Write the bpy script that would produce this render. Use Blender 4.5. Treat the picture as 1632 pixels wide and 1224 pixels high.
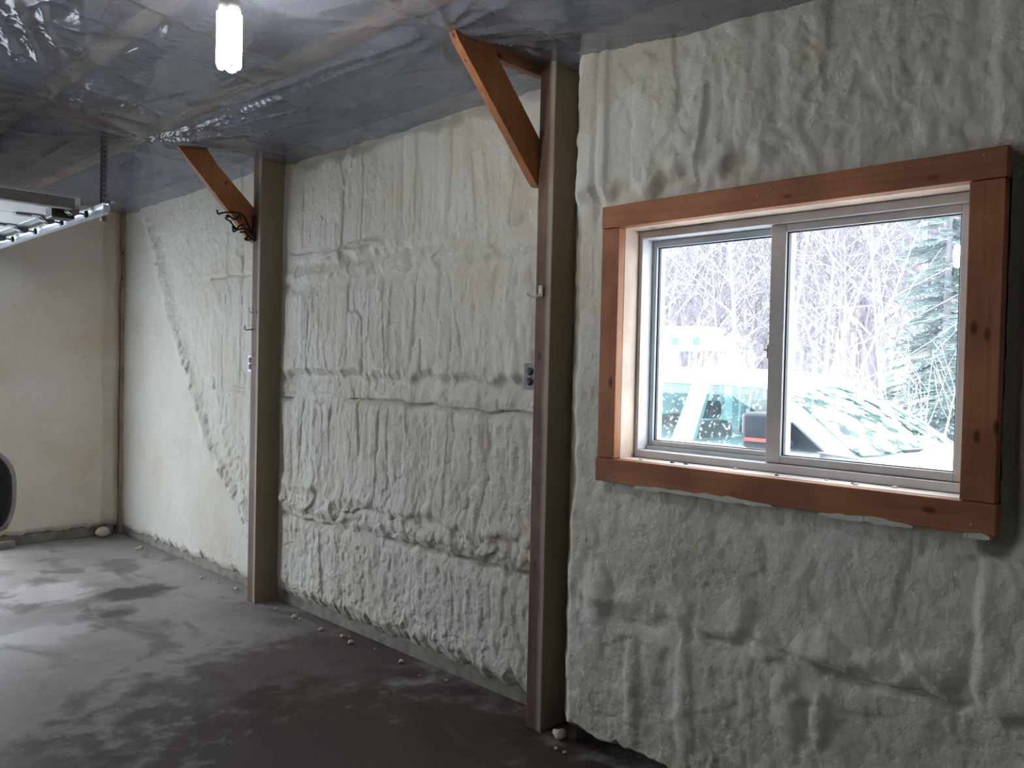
import bpy, bmesh, math, random
import numpy as np
from mathutils import Vector, Matrix, noise as mnoise

for o in list(bpy.data.objects):
    bpy.data.objects.remove(o, do_unlink=True)
scene = bpy.context.scene
COL = scene.collection
random.seed(7)
PI = math.pi

# ------------------------------------------------------------------ camera
# world: +Y runs along the insulated wall away from the camera, +X into it
cam_d = bpy.data.cameras.new('camera')
cam = bpy.data.objects.new('camera', cam_d)
COL.objects.link(cam)
cam_d.sensor_fit = 'HORIZONTAL'
cam_d.sensor_width = 36.0
cam_d.lens = 1320.0 / 1632.0 * 36.0
cam_d.clip_start = 0.05
cam_d.clip_end = 400
cam.matrix_world = Matrix(((0.71001483, -0.00202214, -0.70418382, 0.0),
                           (-0.70382275, 0.03011006, -0.70973722, 0.0),
                           (0.02263821, 0.99954454, 0.01995536, 1.495),
                           (0, 0, 0, 1)))
scene.camera = cam

# ------------------------------------------------------------------ world (overcast winter sky)
SKY = 7.5
w = bpy.data.worlds.new('overcast_sky')
scene.world = w
w.use_nodes = True
bg = w.node_tree.nodes['Background']
bg.inputs[0].default_value = (0.85, 0.925, 1.0, 1)
bg.inputs[1].default_value = SKY
scene.view_settings.view_transform = 'Standard'
scene.view_settings.look = 'None'
scene.view_settings.exposure = 0.0
scene.view_settings.gamma = 1.0
scene.view_settings.use_curve_mapping = False

def portal(name, loc, rot, sx, sy):
    # guides sky light through an opening (emits nothing itself)
    l = bpy.data.lights.new(name, 'AREA')
    l.shape = 'RECTANGLE'
    l.size = sx
    l.size_y = sy
    l.energy = 0.0
    l.cycles.is_portal = True
    o = bpy.data.objects.new(name, l)
    o.location = loc
    o.rotation_euler = rot
    COL.objects.link(o)
portal('window_portal', (2.80, 1.33, 1.6), (0, math.radians(90), 0), 0.98, 1.30)
portal('garage_opening_portal', (0.43, 7.62, 1.12), (math.radians(-90), 0, 0), 2.30, 2.25)

# ------------------------------------------------------------------ helpers
def tag(o, label=None, cat=None, group=None, kind=None):
    if label: o['label'] = label
    if cat: o['category'] = cat
    if group: o['group'] = group
    if kind: o['kind'] = kind
    return o

def empty(name, loc=(0, 0, 0), parent=None):
    o = bpy.data.objects.new(name, None)
    o.empty_display_size = 0.1
    COL.objects.link(o)
    o.location = loc
    if parent: o.parent = parent
    bpy.context.view_layer.update()
    return o

def link(o, parent=None):
    COL.objects.link(o)
    if parent:
        o.parent = parent
        # parents are only ever translated: keep world coordinates
        p = parent
        off = Vector((0, 0, 0))
        while p:
            off += p.location
            p = p.parent
        o.location = o.location - off
    return o

def obj(name, bm, mat, parent=None, smooth=False):
    bmesh.ops.recalc_face_normals(bm, faces=bm.faces[:])
    me = bpy.data.meshes.new(name)
    bm.to_mesh(me)
    bm.free()
    if smooth:
        for p in me.polygons: p.use_smooth = True
    if mat: me.materials.append(mat)
    return link(bpy.data.objects.new(name, me), parent)

def add_box(bm, x0, x1, y0, y1, z0, z1, bev=0.0, seg=2):
    r = bmesh.ops.create_cube(bm, size=1.0)
    vs = r['verts']
    for v in vs:
        v.co = Vector(((x0 + x1) / 2 + v.co.x * (x1 - x0), (y0 + y1) / 2 + v.co.y * (y1 - y0), (z0 + z1) / 2 + v.co.z * (z1 - z0)))
    if bev > 0:
        es = list({e for v in vs for e in v.link_edges})
        bmesh.ops.bevel(bm, geom=es, offset=bev, segments=seg, profile=0.5, affect='EDGES')

def box(name, x0, x1, y0, y1, z0, z1, mat, parent=None, bev=0.0, seg=2):
    bm = bmesh.new()
    add_box(bm, x0, x1, y0, y1, z0, z1, bev, seg)
    return obj(name, bm, mat, parent)

def add_prism(bm, poly, axis, a0, a1, bev=0.0):
    # poly: 2D points; axis 'x': (y,z), 'y': (x,z), 'z': (x,y)
    def P(p, a):
        return {'x': (a, p[0], p[1]), 'y': (p[0], a, p[1]), 'z': (p[0], p[1], a)}[axis]
    A = [bm.verts.new(P(p, a0)) for p in poly]
    B = [bm.verts.new(P(p, a1)) for p in poly]
    n = len(poly)
    fs = [bm.faces.new(A), bm.faces.new(B[::-1])]
    for i in range(n):
        fs.append(bm.faces.new((A[i], A[(i + 1) % n], B[(i + 1) % n], B[i])))
    if bev > 0:
        es = list({e for f in fs for e in f.edges})
        bmesh.ops.bevel(bm, geom=es, offset=bev, segments=2, profile=0.5, affect='EDGES')

def prism(name, poly, axis, a0, a1, mat, parent=None, bev=0.0):
    bm = bmesh.new()
    add_prism(bm, poly, axis, a0, a1, bev)
    return obj(name, bm, mat, parent)

def add_tube(bm, pts, rad, n=8, cap=True):
    pts = [Vector(p) for p in pts]
    if not isinstance(rad, (list, tuple)): rad = [rad] * len(pts)
    rings = []
    ref = None
    for i, p in enumerate(pts):
        t = (pts[min(i + 1, len(pts) - 1)] - pts[max(i - 1, 0)]).normalized()
        if ref is None:
            ref = Vector((0, 0, 1)) if abs(t.z) < 0.9 else Vector((1, 0, 0))
        a = (ref - t * ref.dot(t)).normalized()
        ref = a
        b = t.cross(a)
        rings.append([bm.verts.new(p + (a * math.cos(2 * PI * k / n) + b * math.sin(2 * PI * k / n)) * rad[i]) for k in range(n)])
    for r0, r1 in zip(rings[:-1], rings[1:]):
        for k in range(n):
            bm.faces.new((r0[k], r0[(k + 1) % n], r1[(k + 1) % n], r1[k]))
    if cap:
        bm.faces.new(rings[0][::-1])
        bm.faces.new(rings[-1])

def tube(name, pts, rad, mat, parent=None, n=8):
    bm = bmesh.new()
    add_tube(bm, pts, rad, n)
    return obj(name, bm, mat, parent, True)

def add_lathe(bm, prof, c, n=20, axis='z'):
    # prof: (radius, height) pairs along axis from point c
    rings = []
    for r, h in prof:
        ring = []
        for k in range(n):
            a = 2 * PI * k / n
            u, v = r * math.cos(a), r * math.sin(a)
            co = {'z': (u, v, h), 'x': (h, u, v), 'y': (u, h, v)}[axis]
            ring.append(bm.verts.new(Vector(c) + Vector(co)))
        rings.append(ring)
    for r0, r1 in zip(rings[:-1], rings[1:]):
        for k in range(n):
            bm.faces.new((r0[k], r0[(k + 1) % n], r1[(k + 1) % n], r1[k]))
    bm.faces.new(rings[0][::-1])
    bm.faces.new(rings[-1])

def lathe(name, prof, c, mat, parent=None, n=20, axis='z', smooth=True):
    bm = bmesh.new()
    add_lathe(bm, prof, c, n, axis)
    return obj(name, bm, mat, parent, smooth)

def spline(pts, n=8):
    # Catmull-Rom through points
    P = [Vector(p) for p in pts]
    P = [P[0] * 2 - P[1]] + P + [P[-1] * 2 - P[-2]]
    out = []
    for i in range(1, len(P) - 2):
        for k in range(n):
            t = k / n
            a, b, c, d = P[i - 1], P[i], P[i + 1], P[i + 2]
            out.append(0.5 * ((2 * b) + (c - a) * t + (2 * a - 5 * b + 4 * c - d) * t * t + (3 * b - a - 3 * c + d) * t ** 3))
    out.append(P[-2])
    return out

def copy_tree(o, parent=None):
    c = o.copy()
    COL.objects.link(c)
    c.parent = parent
    for ch in list(o.children): copy_tree(ch, c)
    return c

# numpy value noise ---------------------------------------------------
def _hash(ix, iy, seed):
    h = (ix * 374761393 + iy * 668265263 + seed * 1274126177) & 0xFFFFFFFF
    h = ((h ^ (h >> 13)) * 1274126177) & 0xFFFFFFFF
    h = h ^ (h >> 16)
    return (h & 0xFFFFFF) / float(0xFFFFFF)

def vn(x, y, seed=0):
    x, y = np.broadcast_arrays(np.asarray(x, float), np.asarray(y, float))
    xi = np.floor(x).astype(np.int64)
    yi = np.floor(y).astype(np.int64)
    fx, fy = x - xi, y - yi
    fx = fx ** 3 * (fx * (fx * 6 - 15) + 10)
    fy = fy ** 3 * (fy * (fy * 6 - 15) + 10)
    a, b = _hash(xi, yi, seed), _hash(xi + 1, yi, seed)
    c, d = _hash(xi, yi + 1, seed), _hash(xi + 1, yi + 1, seed)
    return (a * (1 - fx) + b * fx) * (1 - fy) + (c * (1 - fx) + d * fx) * fy

def fbm(x, y, seed=0, oct=4, gain=0.5):
    s, a, t = 0.0, 1.0, 0.0
    for k in range(oct):
        s = s + a * vn(x * 2 ** k + 13.7 * k, y * 2 ** k - 7.1 * k, seed + 17 * k)
        t += a
        a *= gain
    return s / t

def sstep(a, b, x):
    t = np.clip((x - a) / (b - a), 0, 1)
    return t * t * (3 - 2 * t)

def gauss(x, s):
    return np.exp(-(x / s) ** 2)

def worley(x, y, seed=0):
    x, y = np.broadcast_arrays(np.asarray(x, float), np.asarray(y, float))
    xi = np.floor(x).astype(np.int64)
    yi = np.floor(y).astype(np.int64)
    best = np.full(x.shape, 9.0)
    cid = np.zeros(x.shape)
    for i in (-1, 0, 1):
        for j in (-1, 0, 1):
            cx_, cy_ = xi + i, yi + j
            dx = cx_ + 0.12 + 0.76 * _hash(cx_, cy_, seed) - x
            dy = cy_ + 0.12 + 0.76 * _hash(cx_, cy_, seed + 7) - y
            d = dx * dx + dy * dy
            k = d < best
            best = np.where(k, d, best)
            cid = np.where(k, _hash(cx_, cy_, seed + 13), cid)
    return best, cid

def lumps(y, z, sy, sz, seed, warp=0.35, wide=1.0):
    # rounded, overlapping foam lumps with tight valleys (stretch them upright for runs)
    yw = y * sy + warp * (vn(y * sy * 0.7, z * sz * 1.3, seed + 21) - 0.5) * 2
    zw = z * sz + warp * (vn(y * sy * 0.8, z * sz * 0.9, seed + 22) - 0.5) * 2
    d, c = worley(yw, zw, seed)
    return np.sqrt(np.clip(1 - d * 0.9 / wide, 0, 1)) * (0.45 + 0.55 * c)

# ------------------------------------------------------------------ materials
def new_mat(name):
    m = bpy.data.materials.new(name)
    m.use_nodes = True
    nt = m.node_tree
    return m, nt, nt.nodes['Principled BSDF']

def N(nt, t, **kw):
    n = nt.nodes.new(t)
    for k, v in kw.items():
        if k.startswith('i_'):
            n.inputs[k[2:].replace('_', ' ')].default_value = v
        else:
            setattr(n, k, v)
    return n

def ramp(nt, fac, stops):
    r = nt.nodes.new('ShaderNodeValToRGB')
    el = r.color_ramp.elements
    while len(el) < len(stops): el.new(0.5)
    for e, (p, c) in zip(el, stops):
        e.position = p
        e.color = (c[0], c[1], c[2], 1) if len(c) == 3 else c
    nt.links.new(fac, r.inputs[0])
    return r

def coords(nt, scale=(1, 1, 1), kind='Object'):
    tc = nt.nodes.new('ShaderNodeTexCoord')
    mp = nt.nodes.new('ShaderNodeMapping')
    mp.inputs['Scale'].default_value = scale
    nt.links.new(tc.outputs[kind], mp.inputs[0])
    return mp.outputs[0]

def mixc(nt, fac, a, b):
    m = nt.nodes.new('ShaderNodeMix')
    m.data_type = 'RGBA'
    for s, v in ((m.inputs[0], fac), (m.inputs[6], a), (m.inputs[7], b)):
        if hasattr(v, 'is_linked'): nt.links.new(v, s)
        elif isinstance(v, (int, float)): s.default_value = v
        else: s.default_value = (*v, 1) if len(v) == 3 else v
    return m.outputs[2]

def plain(name, col, rough=0.5, metal=0.0, var=0.12, scale=20, bump=0.0):
    m, nt, b = new_mat(name)
    n = N(nt, 'ShaderNodeTexNoise', i_Scale=scale, i_Detail=4.0)
    nt.links.new(coords(nt), n.inputs['Vector'])
    c0 = tuple(max(0, c * (1 - var)) for c in col)
    c1 = tuple(min(1, c * (1 + var)) for c in col)
    r = ramp(nt, n.outputs[0], [(0.3, c0), (0.7, c1)])
    nt.links.new(r.outputs[0], b.inputs['Base Color'])
    b.inputs['Roughness'].default_value = rough
    b.inputs['Metallic'].default_value = metal
    if bump > 0:
        bp = N(nt, 'ShaderNodeBump', i_Strength=bump, i_Distance=0.01)
        nt.links.new(n.outputs[0], bp.inputs['Height'])
        nt.links.new(bp.outputs[0], b.inputs['Normal'])
    return m

def foam_mat(name, c0, c1, c2):
    m, nt, b = new_mat(name)
    v = coords(nt)
    n1 = N(nt, 'ShaderNodeTexNoise', i_Scale=2.2, i_Detail=5.0, i_Roughness=0.6)
    nt.links.new(v, n1.inputs['Vector'])
    r = ramp(nt, n1.outputs[0], [(0.32, c2), (0.5, c1), (0.66, c0)])
    nt.links.new(r.outputs[0], b.inputs['Base Color'])
    b.inputs['Roughness'].default_value = 0.62
    b.inputs['Specular IOR Level'].default_value = 0.25
    n2 = N(nt, 'ShaderNodeTexNoise', i_Scale=70.0, i_Detail=4.0, i_Roughness=0.6)
    nt.links.new(v, n2.inputs['Vector'])
    bp = N(nt, 'ShaderNodeBump', i_Strength=0.6, i_Distance=0.008)
    nt.links.new(n2.outputs[0], bp.inputs['Height'])
    nt.links.new(bp.outputs[0], b.inputs['Normal'])
    return m

def wood_mat(name, axis, light, dark, rough=0.6, overspray=None):
    m, nt, b = new_mat(name)
    sc = {'x': (1.2, 22, 22), 'y': (22, 1.2, 22), 'z': (22, 22, 1.2)}[axis]
    v = coords(nt, sc)
    n1 = N(nt, 'ShaderNodeTexNoise', i_Scale=1.6, i_Detail=6.0, i_Roughness=0.65, i_Distortion=0.6)
    nt.links.new(v, n1.inputs['Vector'])
    r1 = ramp(nt, n1.outputs[0], [(0.25, dark), (0.5, tuple((a + c) / 2 for a, c in zip(light, dark))), (0.72, light)])
    # broad stains
    n2 = N(nt, 'ShaderNodeTexNoise', i_Scale=4.0, i_Detail=3.0)
    nt.links.new(coords(nt), n2.inputs['Vector'])
    r2 = ramp(nt, n2.outputs[0], [(0.35, (0.62, 0.6, 0.6)), (0.65, (1.05, 1.05, 1.05))])
    mul = nt.nodes.new('ShaderNodeMix')
    mul.data_type = 'RGBA'
    mul.blend_type = 'MULTIPLY'
    mul.inputs[0].default_value = 0.8
    nt.links.new(r1.outputs[0], mul.inputs[6])
    nt.links.new(r2.outputs[0], mul.inputs[7])
    # knots
    ks = {'x': (6, 13, 13), 'y': (13, 6, 13), 'z': (13, 13, 6)}[axis]
    vo = N(nt, 'ShaderNodeTexVoronoi', i_Scale=1.0)
    nt.links.new(coords(nt, ks), vo.inputs['Vector'])
    r3 = ramp(nt, vo.outputs['Distance'], [(0.05, (1, 1, 1)), (0.105, (0.6, 0.6, 0.6)), (0.15, (0, 0, 0))])
    kc = tuple(c * 0.22 for c in dark)
    out = mixc(nt, r3.outputs[0], mul.outputs[2], kc)
    if overspray:
        out = overspray(nt, out)
    nt.links.new(out, b.inputs['Base Color'])
    b.inputs['Roughness'].default_value = rough
    b.inputs['Specular IOR Level'].default_value = 0.3
    bp = N(nt, 'ShaderNodeBump', i_Strength=0.15, i_Distance=0.003)
    nt.links.new(n1.outputs[0], bp.inputs['Height'])
    nt.links.new(bp.outputs[0], b.inputs['Normal'])
    return m

def post_overspray(nt, base):
    # the faces beside the sprayed bays carry a thin yellow film of foam, the front a pale edge
    g = nt.nodes.new('ShaderNodeNewGeometry')
    sx = nt.nodes.new('ShaderNodeSeparateXYZ')
    nt.links.new(g.outputs['True Normal'], sx.inputs[0])
    ab = N(nt, 'ShaderNodeMath', operation='ABSOLUTE')
    nt.links.new(sx.outputs[1], ab.inputs[0])
    n = N(nt, 'ShaderNodeTexNoise', i_Scale=3.0, i_Detail=4.0)
    nt.links.new(coords(nt, (1, 1, 0.5)), n.inputs['Vector'])
    r = ramp(nt, n.outputs[0], [(0.3, (0.8, 0.8, 0.8)), (0.62, (1, 1, 1))])
    mu = N(nt, 'ShaderNodeMath', operation='MULTIPLY')
    nt.links.new(ab.outputs[0], mu.inputs[0])
    nt.links.new(r.outputs[0], mu.inputs[1])
    c = mixc(nt, mu.outputs[0], base, (0.29, 0.245, 0.165))
    # pale edge on the front face (object y is 0 at the near edge)
    tc = nt.nodes.new('ShaderNodeTexCoord')
    s2 = nt.nodes.new('ShaderNodeSeparateXYZ')
    nt.links.new(tc.outputs['Object'], s2.inputs[0])
    n2 = N(nt, 'ShaderNodeTexNoise', i_Scale=2.5, i_Detail=5.0)
    nt.links.new(coords(nt, (1, 1, 1)), n2.inputs['Vector'])
    a1 = N(nt, 'ShaderNodeMath', operation='MULTIPLY_ADD')
    nt.links.new(n2.outputs[0], a1.inputs[0])
    a1.inputs[1].default_value = -0.032
    nt.links.new(s2.outputs[1], a1.inputs[2])
    r4 = ramp(nt, a1.outputs[0], [(0.0, (0.55, 0.55, 0.55)), (0.02, (0.0, 0.0, 0.0))])
    inv = N(nt, 'ShaderNodeMath', operation='SUBTRACT')
    inv.inputs[0].default_value = 1.0
    nt.links.new(ab.outputs[0], inv.inputs[1])
    m5 = N(nt, 'ShaderNodeMath', operation='MULTIPLY')
    nt.links.new(inv.outputs[0], m5.inputs[0])
    nt.links.new(r4.outputs[0], m5.inputs[1])
    return mixc(nt, m5.outputs[0], c, (0.62, 0.55, 0.48))

M = {}
M['foam'] = foam_mat('sprayed_foam', (0.74, 0.735, 0.675), (0.71, 0.695, 0.615), (0.67, 0.63, 0.51))
M['foam_far'] = foam_mat('sprayed_foam_bounce_tint', (0.86, 0.79, 0.70), (0.83, 0.75, 0.64), (0.78, 0.68, 0.53))  # lighter, warmer foam colour stands in for bounced light on the far wall
M['foam_crumb'] = foam_mat('foam_crumb_cream', (0.76, 0.72, 0.60), (0.70, 0.65, 0.52), (0.64, 0.56, 0.42))
WL, WD = (0.56, 0.245, 0.125), (0.40, 0.150, 0.068)
for a in 'xyz':
    M['casing_' + a] = wood_mat('casing_pine_' + a, a, WL, WD)
    M['post_' + a] = wood_mat('post_fir_' + a, a, (0.42, 0.21, 0.12), (0.24, 0.11, 0.06))
    M['jamb_' + a] = wood_mat('jamb_pine_' + a, a, (0.83, 0.66, 0.54), (0.74, 0.54, 0.41))  # pine lightened so the colour carries window daylight on the jambs
    M['truss_' + a] = wood_mat('truss_spruce_' + a, a, (0.66, 0.44, 0.28), (0.5, 0.3, 0.18))
M['post_shaft'] = wood_mat('post_shaft_fir', 'z', (0.25, 0.15, 0.105), (0.15, 0.085, 0.058), overspray=post_overspray)
M['brace'] = wood_mat('brace_fir', 'z', (0.50, 0.21, 0.085), (0.34, 0.125, 0.045))
M['sill_daylight_tint'] = wood_mat('sill_board_daylight_tint', 'y', (0.88, 0.82, 0.78), (0.78, 0.70, 0.64))  # pale board colour holds the glare of window light on the sill
M['vinyl'] = plain('window_vinyl', (0.62, 0.60, 0.60), 0.45, 0, 0.06, 15)
M['alu'] = plain('window_track_grey', (0.50, 0.54, 0.58), 0.4, 0.2, 0.06, 15)
M['gasket'] = plain('black_gasket', (0.02, 0.022, 0.025), 0.5)
M['steel'] = plain('galvanised_steel', (0.62, 0.66, 0.72), 0.35, 0.7, 0.12, 40)
M['darksteel'] = plain('dull_steel', (0.2, 0.2, 0.21), 0.45, 0.6, 0.2, 40)
M['outletplate'] = plain('outlet_plate', (0.20, 0.20, 0.22), 0.4, 0.6, 0.2, 40)
M['iron'] = plain('wrought_iron', (0.022, 0.018, 0.016), 0.5, 0.4, 0.3, 60)
M['blackplastic'] = plain('black_plastic', (0.02, 0.02, 0.022), 0.4)
M['white_plastic'] = plain('white_plastic', (0.8, 0.78, 0.74), 0.4, 0, 0.05)
M['porcelain'] = plain('lampholder_brown', (0.33, 0.2, 0.15), 0.5)
M['concrete_curb'] = plain('footing_concrete', (0.34, 0.33, 0.31), 0.9, 0, 0.25, 12, 0.4)
M['plate'] = plain('treated_sill_plate', (0.27, 0.25, 0.22), 0.85, 0, 0.3, 14, 0.3)
M['sheath'] = plain('wall_sheathing', (0.50, 0.51, 0.52), 0.8, 0, 0.2, 6)
M['deck'] = plain('roof_deck', (0.36, 0.36, 0.38), 0.9, 0, 0.25, 4)
M['doorskin'] = plain('door_white_steel', (0.80, 0.82, 0.84), 0.4, 0, 0.04, 4)
M['strut'] = plain('door_strut_grey', (0.17, 0.16, 0.16), 0.5, 0.3, 0.2, 20)
M['fabric'] = plain('black_upholstery', (0.016, 0.013, 0.014), 0.85, 0, 0.3, 60, 0.3)
M['shell'] = plain('grey_chair_shell', (0.28, 0.26, 0.30), 0.4)
M['snow'] = plain('snow', (0.88, 0.9, 0.93), 0.8, 0, 0.05, 3, 0.3)
M['paint'] = plain('white_truck_paint', (0.86, 0.87, 0.88), 0.25, 0, 0.03, 3)
M['tyre'] = plain('tyre_rubber', (0.03, 0.03, 0.03), 0.85)
M['interior'] = plain('truck_interior', (0.06, 0.07, 0.075), 0.8)
M['mirror_black'] = plain('mirror_black', (0.03, 0.035, 0.045), 0.35)
M['redlamp'] = plain('red_signal_lens', (0.55, 0.12, 0.09), 0.4)
M['bark'] = plain('grey_bark', (0.335, 0.31, 0.34), 0.9, 0, 0.3, 3)  # grey and brown bark paled to stand for the bright haze outdoors
M['bark2'] = plain('brown_bark', (0.37, 0.34, 0.355), 0.9, 0, 0.3, 3)
M['palebark'] = plain('pale_birch_bark', (0.46, 0.46, 0.45), 0.8, 0, 0.2, 5)
M['needles'] = plain('spruce_needles', (0.30, 0.36, 0.355), 0.8, 0, 0.4, 3)  # needle green paled for outdoor haze and snow dusting
M['cornerwood'] = wood_mat('stained_corner_wood', 'z', (0.58, 0.49, 0.37), (0.44, 0.35, 0.25))
M['teal'] = plain('teal_panel', (0.10, 0.42, 0.40), 0.4)

# concrete floor
def floor_mat():
    m, nt, b = new_mat('floor_concrete')
    v = coords(nt)
    n1 = N(nt, 'ShaderNodeTexNoise', i_Scale=0.9, i_Detail=6.0, i_Roughness=0.62)
    nt.links.new(v, n1.inputs['Vector'])
    r1 = ramp(nt, n1.outputs[0], [(0.3, (0.21, 0.19, 0.18)), (0.5, (0.32, 0.295, 0.285)), (0.68, (0.43, 0.41, 0.40))])
    n2 = N(nt, 'ShaderNodeTexNoise', i_Scale=2.6, i_Detail=5.0, i_Distortion=1.2)
    nt.links.new(coords(nt, (1.0, 0.55, 1)), n2.inputs['Vector'])
    r2 = ramp(nt, n2.outputs[0], [(0.36, (0.42, 0.36, 0.35)), (0.46, (1, 1, 1))])
    mul = nt.nodes.new('ShaderNodeMix')
    mul.data_type = 'RGBA'
    mul.blend_type = 'MULTIPLY'
    mul.inputs[0].default_value = 0.75
    nt.links.new(r1.outputs[0], mul.inputs[6])
    nt.links.new(r2.outputs[0], mul.inputs[7])
    out = mul.outputs[2]
    # oil stains; door light painted as pale patches, dim foreground as broad brown ones: (x, y, rx, ry, colour, strength)
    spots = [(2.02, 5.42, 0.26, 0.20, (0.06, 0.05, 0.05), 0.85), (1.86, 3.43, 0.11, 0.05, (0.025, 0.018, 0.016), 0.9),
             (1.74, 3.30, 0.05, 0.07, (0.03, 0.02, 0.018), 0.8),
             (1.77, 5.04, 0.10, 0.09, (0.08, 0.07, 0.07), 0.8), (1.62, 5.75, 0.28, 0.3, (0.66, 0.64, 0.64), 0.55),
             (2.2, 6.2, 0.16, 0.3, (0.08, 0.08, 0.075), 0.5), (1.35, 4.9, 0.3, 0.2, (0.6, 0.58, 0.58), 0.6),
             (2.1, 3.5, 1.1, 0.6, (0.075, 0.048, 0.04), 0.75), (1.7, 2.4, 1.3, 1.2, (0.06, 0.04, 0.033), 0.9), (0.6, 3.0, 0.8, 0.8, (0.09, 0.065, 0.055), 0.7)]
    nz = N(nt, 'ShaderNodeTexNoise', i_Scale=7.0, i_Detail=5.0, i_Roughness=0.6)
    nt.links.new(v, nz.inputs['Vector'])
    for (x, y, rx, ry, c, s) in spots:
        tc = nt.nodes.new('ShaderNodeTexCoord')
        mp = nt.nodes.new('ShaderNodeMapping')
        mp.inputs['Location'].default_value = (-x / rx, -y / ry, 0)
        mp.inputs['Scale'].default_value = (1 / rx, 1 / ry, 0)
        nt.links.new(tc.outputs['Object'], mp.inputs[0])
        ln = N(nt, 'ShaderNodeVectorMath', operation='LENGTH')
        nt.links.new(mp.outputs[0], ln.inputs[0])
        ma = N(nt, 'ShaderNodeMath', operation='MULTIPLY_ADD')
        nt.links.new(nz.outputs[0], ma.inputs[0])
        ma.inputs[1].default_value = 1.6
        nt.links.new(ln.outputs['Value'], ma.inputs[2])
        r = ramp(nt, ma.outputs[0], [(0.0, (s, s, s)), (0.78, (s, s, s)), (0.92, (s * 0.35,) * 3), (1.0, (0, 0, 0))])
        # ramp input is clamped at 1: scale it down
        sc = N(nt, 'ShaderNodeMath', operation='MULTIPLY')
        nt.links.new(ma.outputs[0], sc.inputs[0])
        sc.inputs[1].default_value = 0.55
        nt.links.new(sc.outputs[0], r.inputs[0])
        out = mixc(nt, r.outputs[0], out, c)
    nt.links.new(out, b.inputs['Base Color'])
    b.inputs['Roughness'].default_value = 0.55
    b.inputs['Specular IOR Level'].default_value = 0.35
    bp = N(nt, 'ShaderNodeBump', i_Strength=0.12, i_Distance=0.01)
    nt.links.new(nz.outputs[0], bp.inputs['Height'])
    nt.links.new(bp.outputs[0], b.inputs['Normal'])
    return m
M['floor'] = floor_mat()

# clear polythene sheet
def plastic_mat():
    m = bpy.data.materials.new('clear_polythene')
    m.use_nodes = True
    nt = m.node_tree
    b = nt.nodes['Principled BSDF']
    out = nt.nodes['Material Output']
    n = N(nt, 'ShaderNodeTexNoise', i_Scale=1.6, i_Detail=4.0)
    nt.links.new(coords(nt), n.inputs['Vector'])
    r = ramp(nt, n.outputs[0], [(0.3, (0.24, 0.27, 0.34)), (0.7, (0.35, 0.38, 0.46))])
    nt.links.new(r.outputs[0], b.inputs['Base Color'])
    b.inputs['Roughness'].default_value = 0.11
    b.inputs['Specular IOR Level'].default_value = 0.9
    n2 = N(nt, 'ShaderNodeTexNoise', i_Scale=9.0, i_Detail=5.0, i_Distortion=1.5)
    nt.links.new(coords(nt, (1.0, 0.5, 1)), n2.inputs['Vector'])
    bp = N(nt, 'ShaderNodeBump', i_Strength=0.35, i_Distance=0.02)
    nt.links.new(n2.outputs[0], bp.inputs['Height'])
    nt.links.new(bp.outputs[0], b.inputs['Normal'])
    tr = nt.nodes.new('ShaderNodeBsdfTransparent')
    tr.inputs[0].default_value = (0.93, 0.95, 0.97, 1)
    mx = nt.nodes.new('ShaderNodeMixShader')
    mx.inputs[0].default_value = 0.55
    nt.links.new(tr.outputs[0], mx.inputs[1])
    nt.links.new(b.outputs[0], mx.inputs[2])
    nt.links.new(mx.outputs[0], out.inputs[0])
    return m
M['plastic'] = plastic_mat()

def glass_mat(name, tint, gloss, snow=0.0, snow_scale=60, thresh=0.55, stretch=(1, 1, 1), dirt=0.0):
    m = bpy.data.materials.new(name)
    m.use_nodes = True
    nt = m.node_tree
    nt.nodes.remove(nt.nodes['Principled BSDF'])
    out = nt.nodes['Material Output']
    tr = nt.nodes.new('ShaderNodeBsdfTransparent')
    tr.inputs[0].default_value = (*tint, 1)
    gl = nt.nodes.new('ShaderNodeBsdfGlossy')
    gl.inputs['Roughness'].default_value = 0.02
    mx = nt.nodes.new('ShaderNodeMixShader')
    mx.inputs[0].default_value = gloss
    nt.links.new(tr.outputs[0], mx.inputs[1])
    nt.links.new(gl.outputs[0], mx.inputs[2])
    last = mx.outputs[0]
    if snow > 0:
        df = nt.nodes.new('ShaderNodeBsdfDiffuse')
        df.inputs[0].default_value = (0.85, 0.88, 0.92, 1)
        n = N(nt, 'ShaderNodeTexNoise', i_Scale=snow_scale, i_Detail=3.0, i_Roughness=0.7)
        nt.links.new(coords(nt, stretch), n.inputs['Vector'])
        r = ramp(nt, n.outputs[0], [(thresh, (0, 0, 0)), (thresh + 0.06, (snow, snow, snow))])
        m2 = nt.nodes.new('ShaderNodeMixShader')
        nt.links.new(r.outputs[0], m2.inputs[0])
        nt.links.new(last, m2.inputs[1])
        nt.links.new(df.outputs[0], m2.inputs[2])
        last = m2.outputs[0]
    nt.links.new(last, out.inputs[0])
    return m
M['pane'] = glass_mat('window_glass', (0.95, 0.97, 0.97), 0.05, 0.5, 120, 0.74)
M['truckglass'] = glass_mat('truck_side_glass', (0.62, 0.74, 0.74), 0.10, 0.85, 30, 0.60)
M['windshield'] = glass_mat('truck_windshield', (0.5, 0.66, 0.63), 0.1, 1.0, 9, 0.46, (1.0, 0.35, 1.0))

def emit_mat(name, col, s):
    m = bpy.data.materials.new(name)
    m.use_nodes = True
    nt = m.node_tree
    b = nt.nodes['Principled BSDF']
    b.inputs['Base Color'].default_value = (0.9, 0.9, 0.9, 1)
    b.inputs['Emission Color'].default_value = (*col, 1)
    b.inputs['Emission Strength'].default_value = s
    return m
M['tube'] = emit_mat('lit_fluorescent_tube', (1.0, 0.97, 0.92), 95.0)

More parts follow.
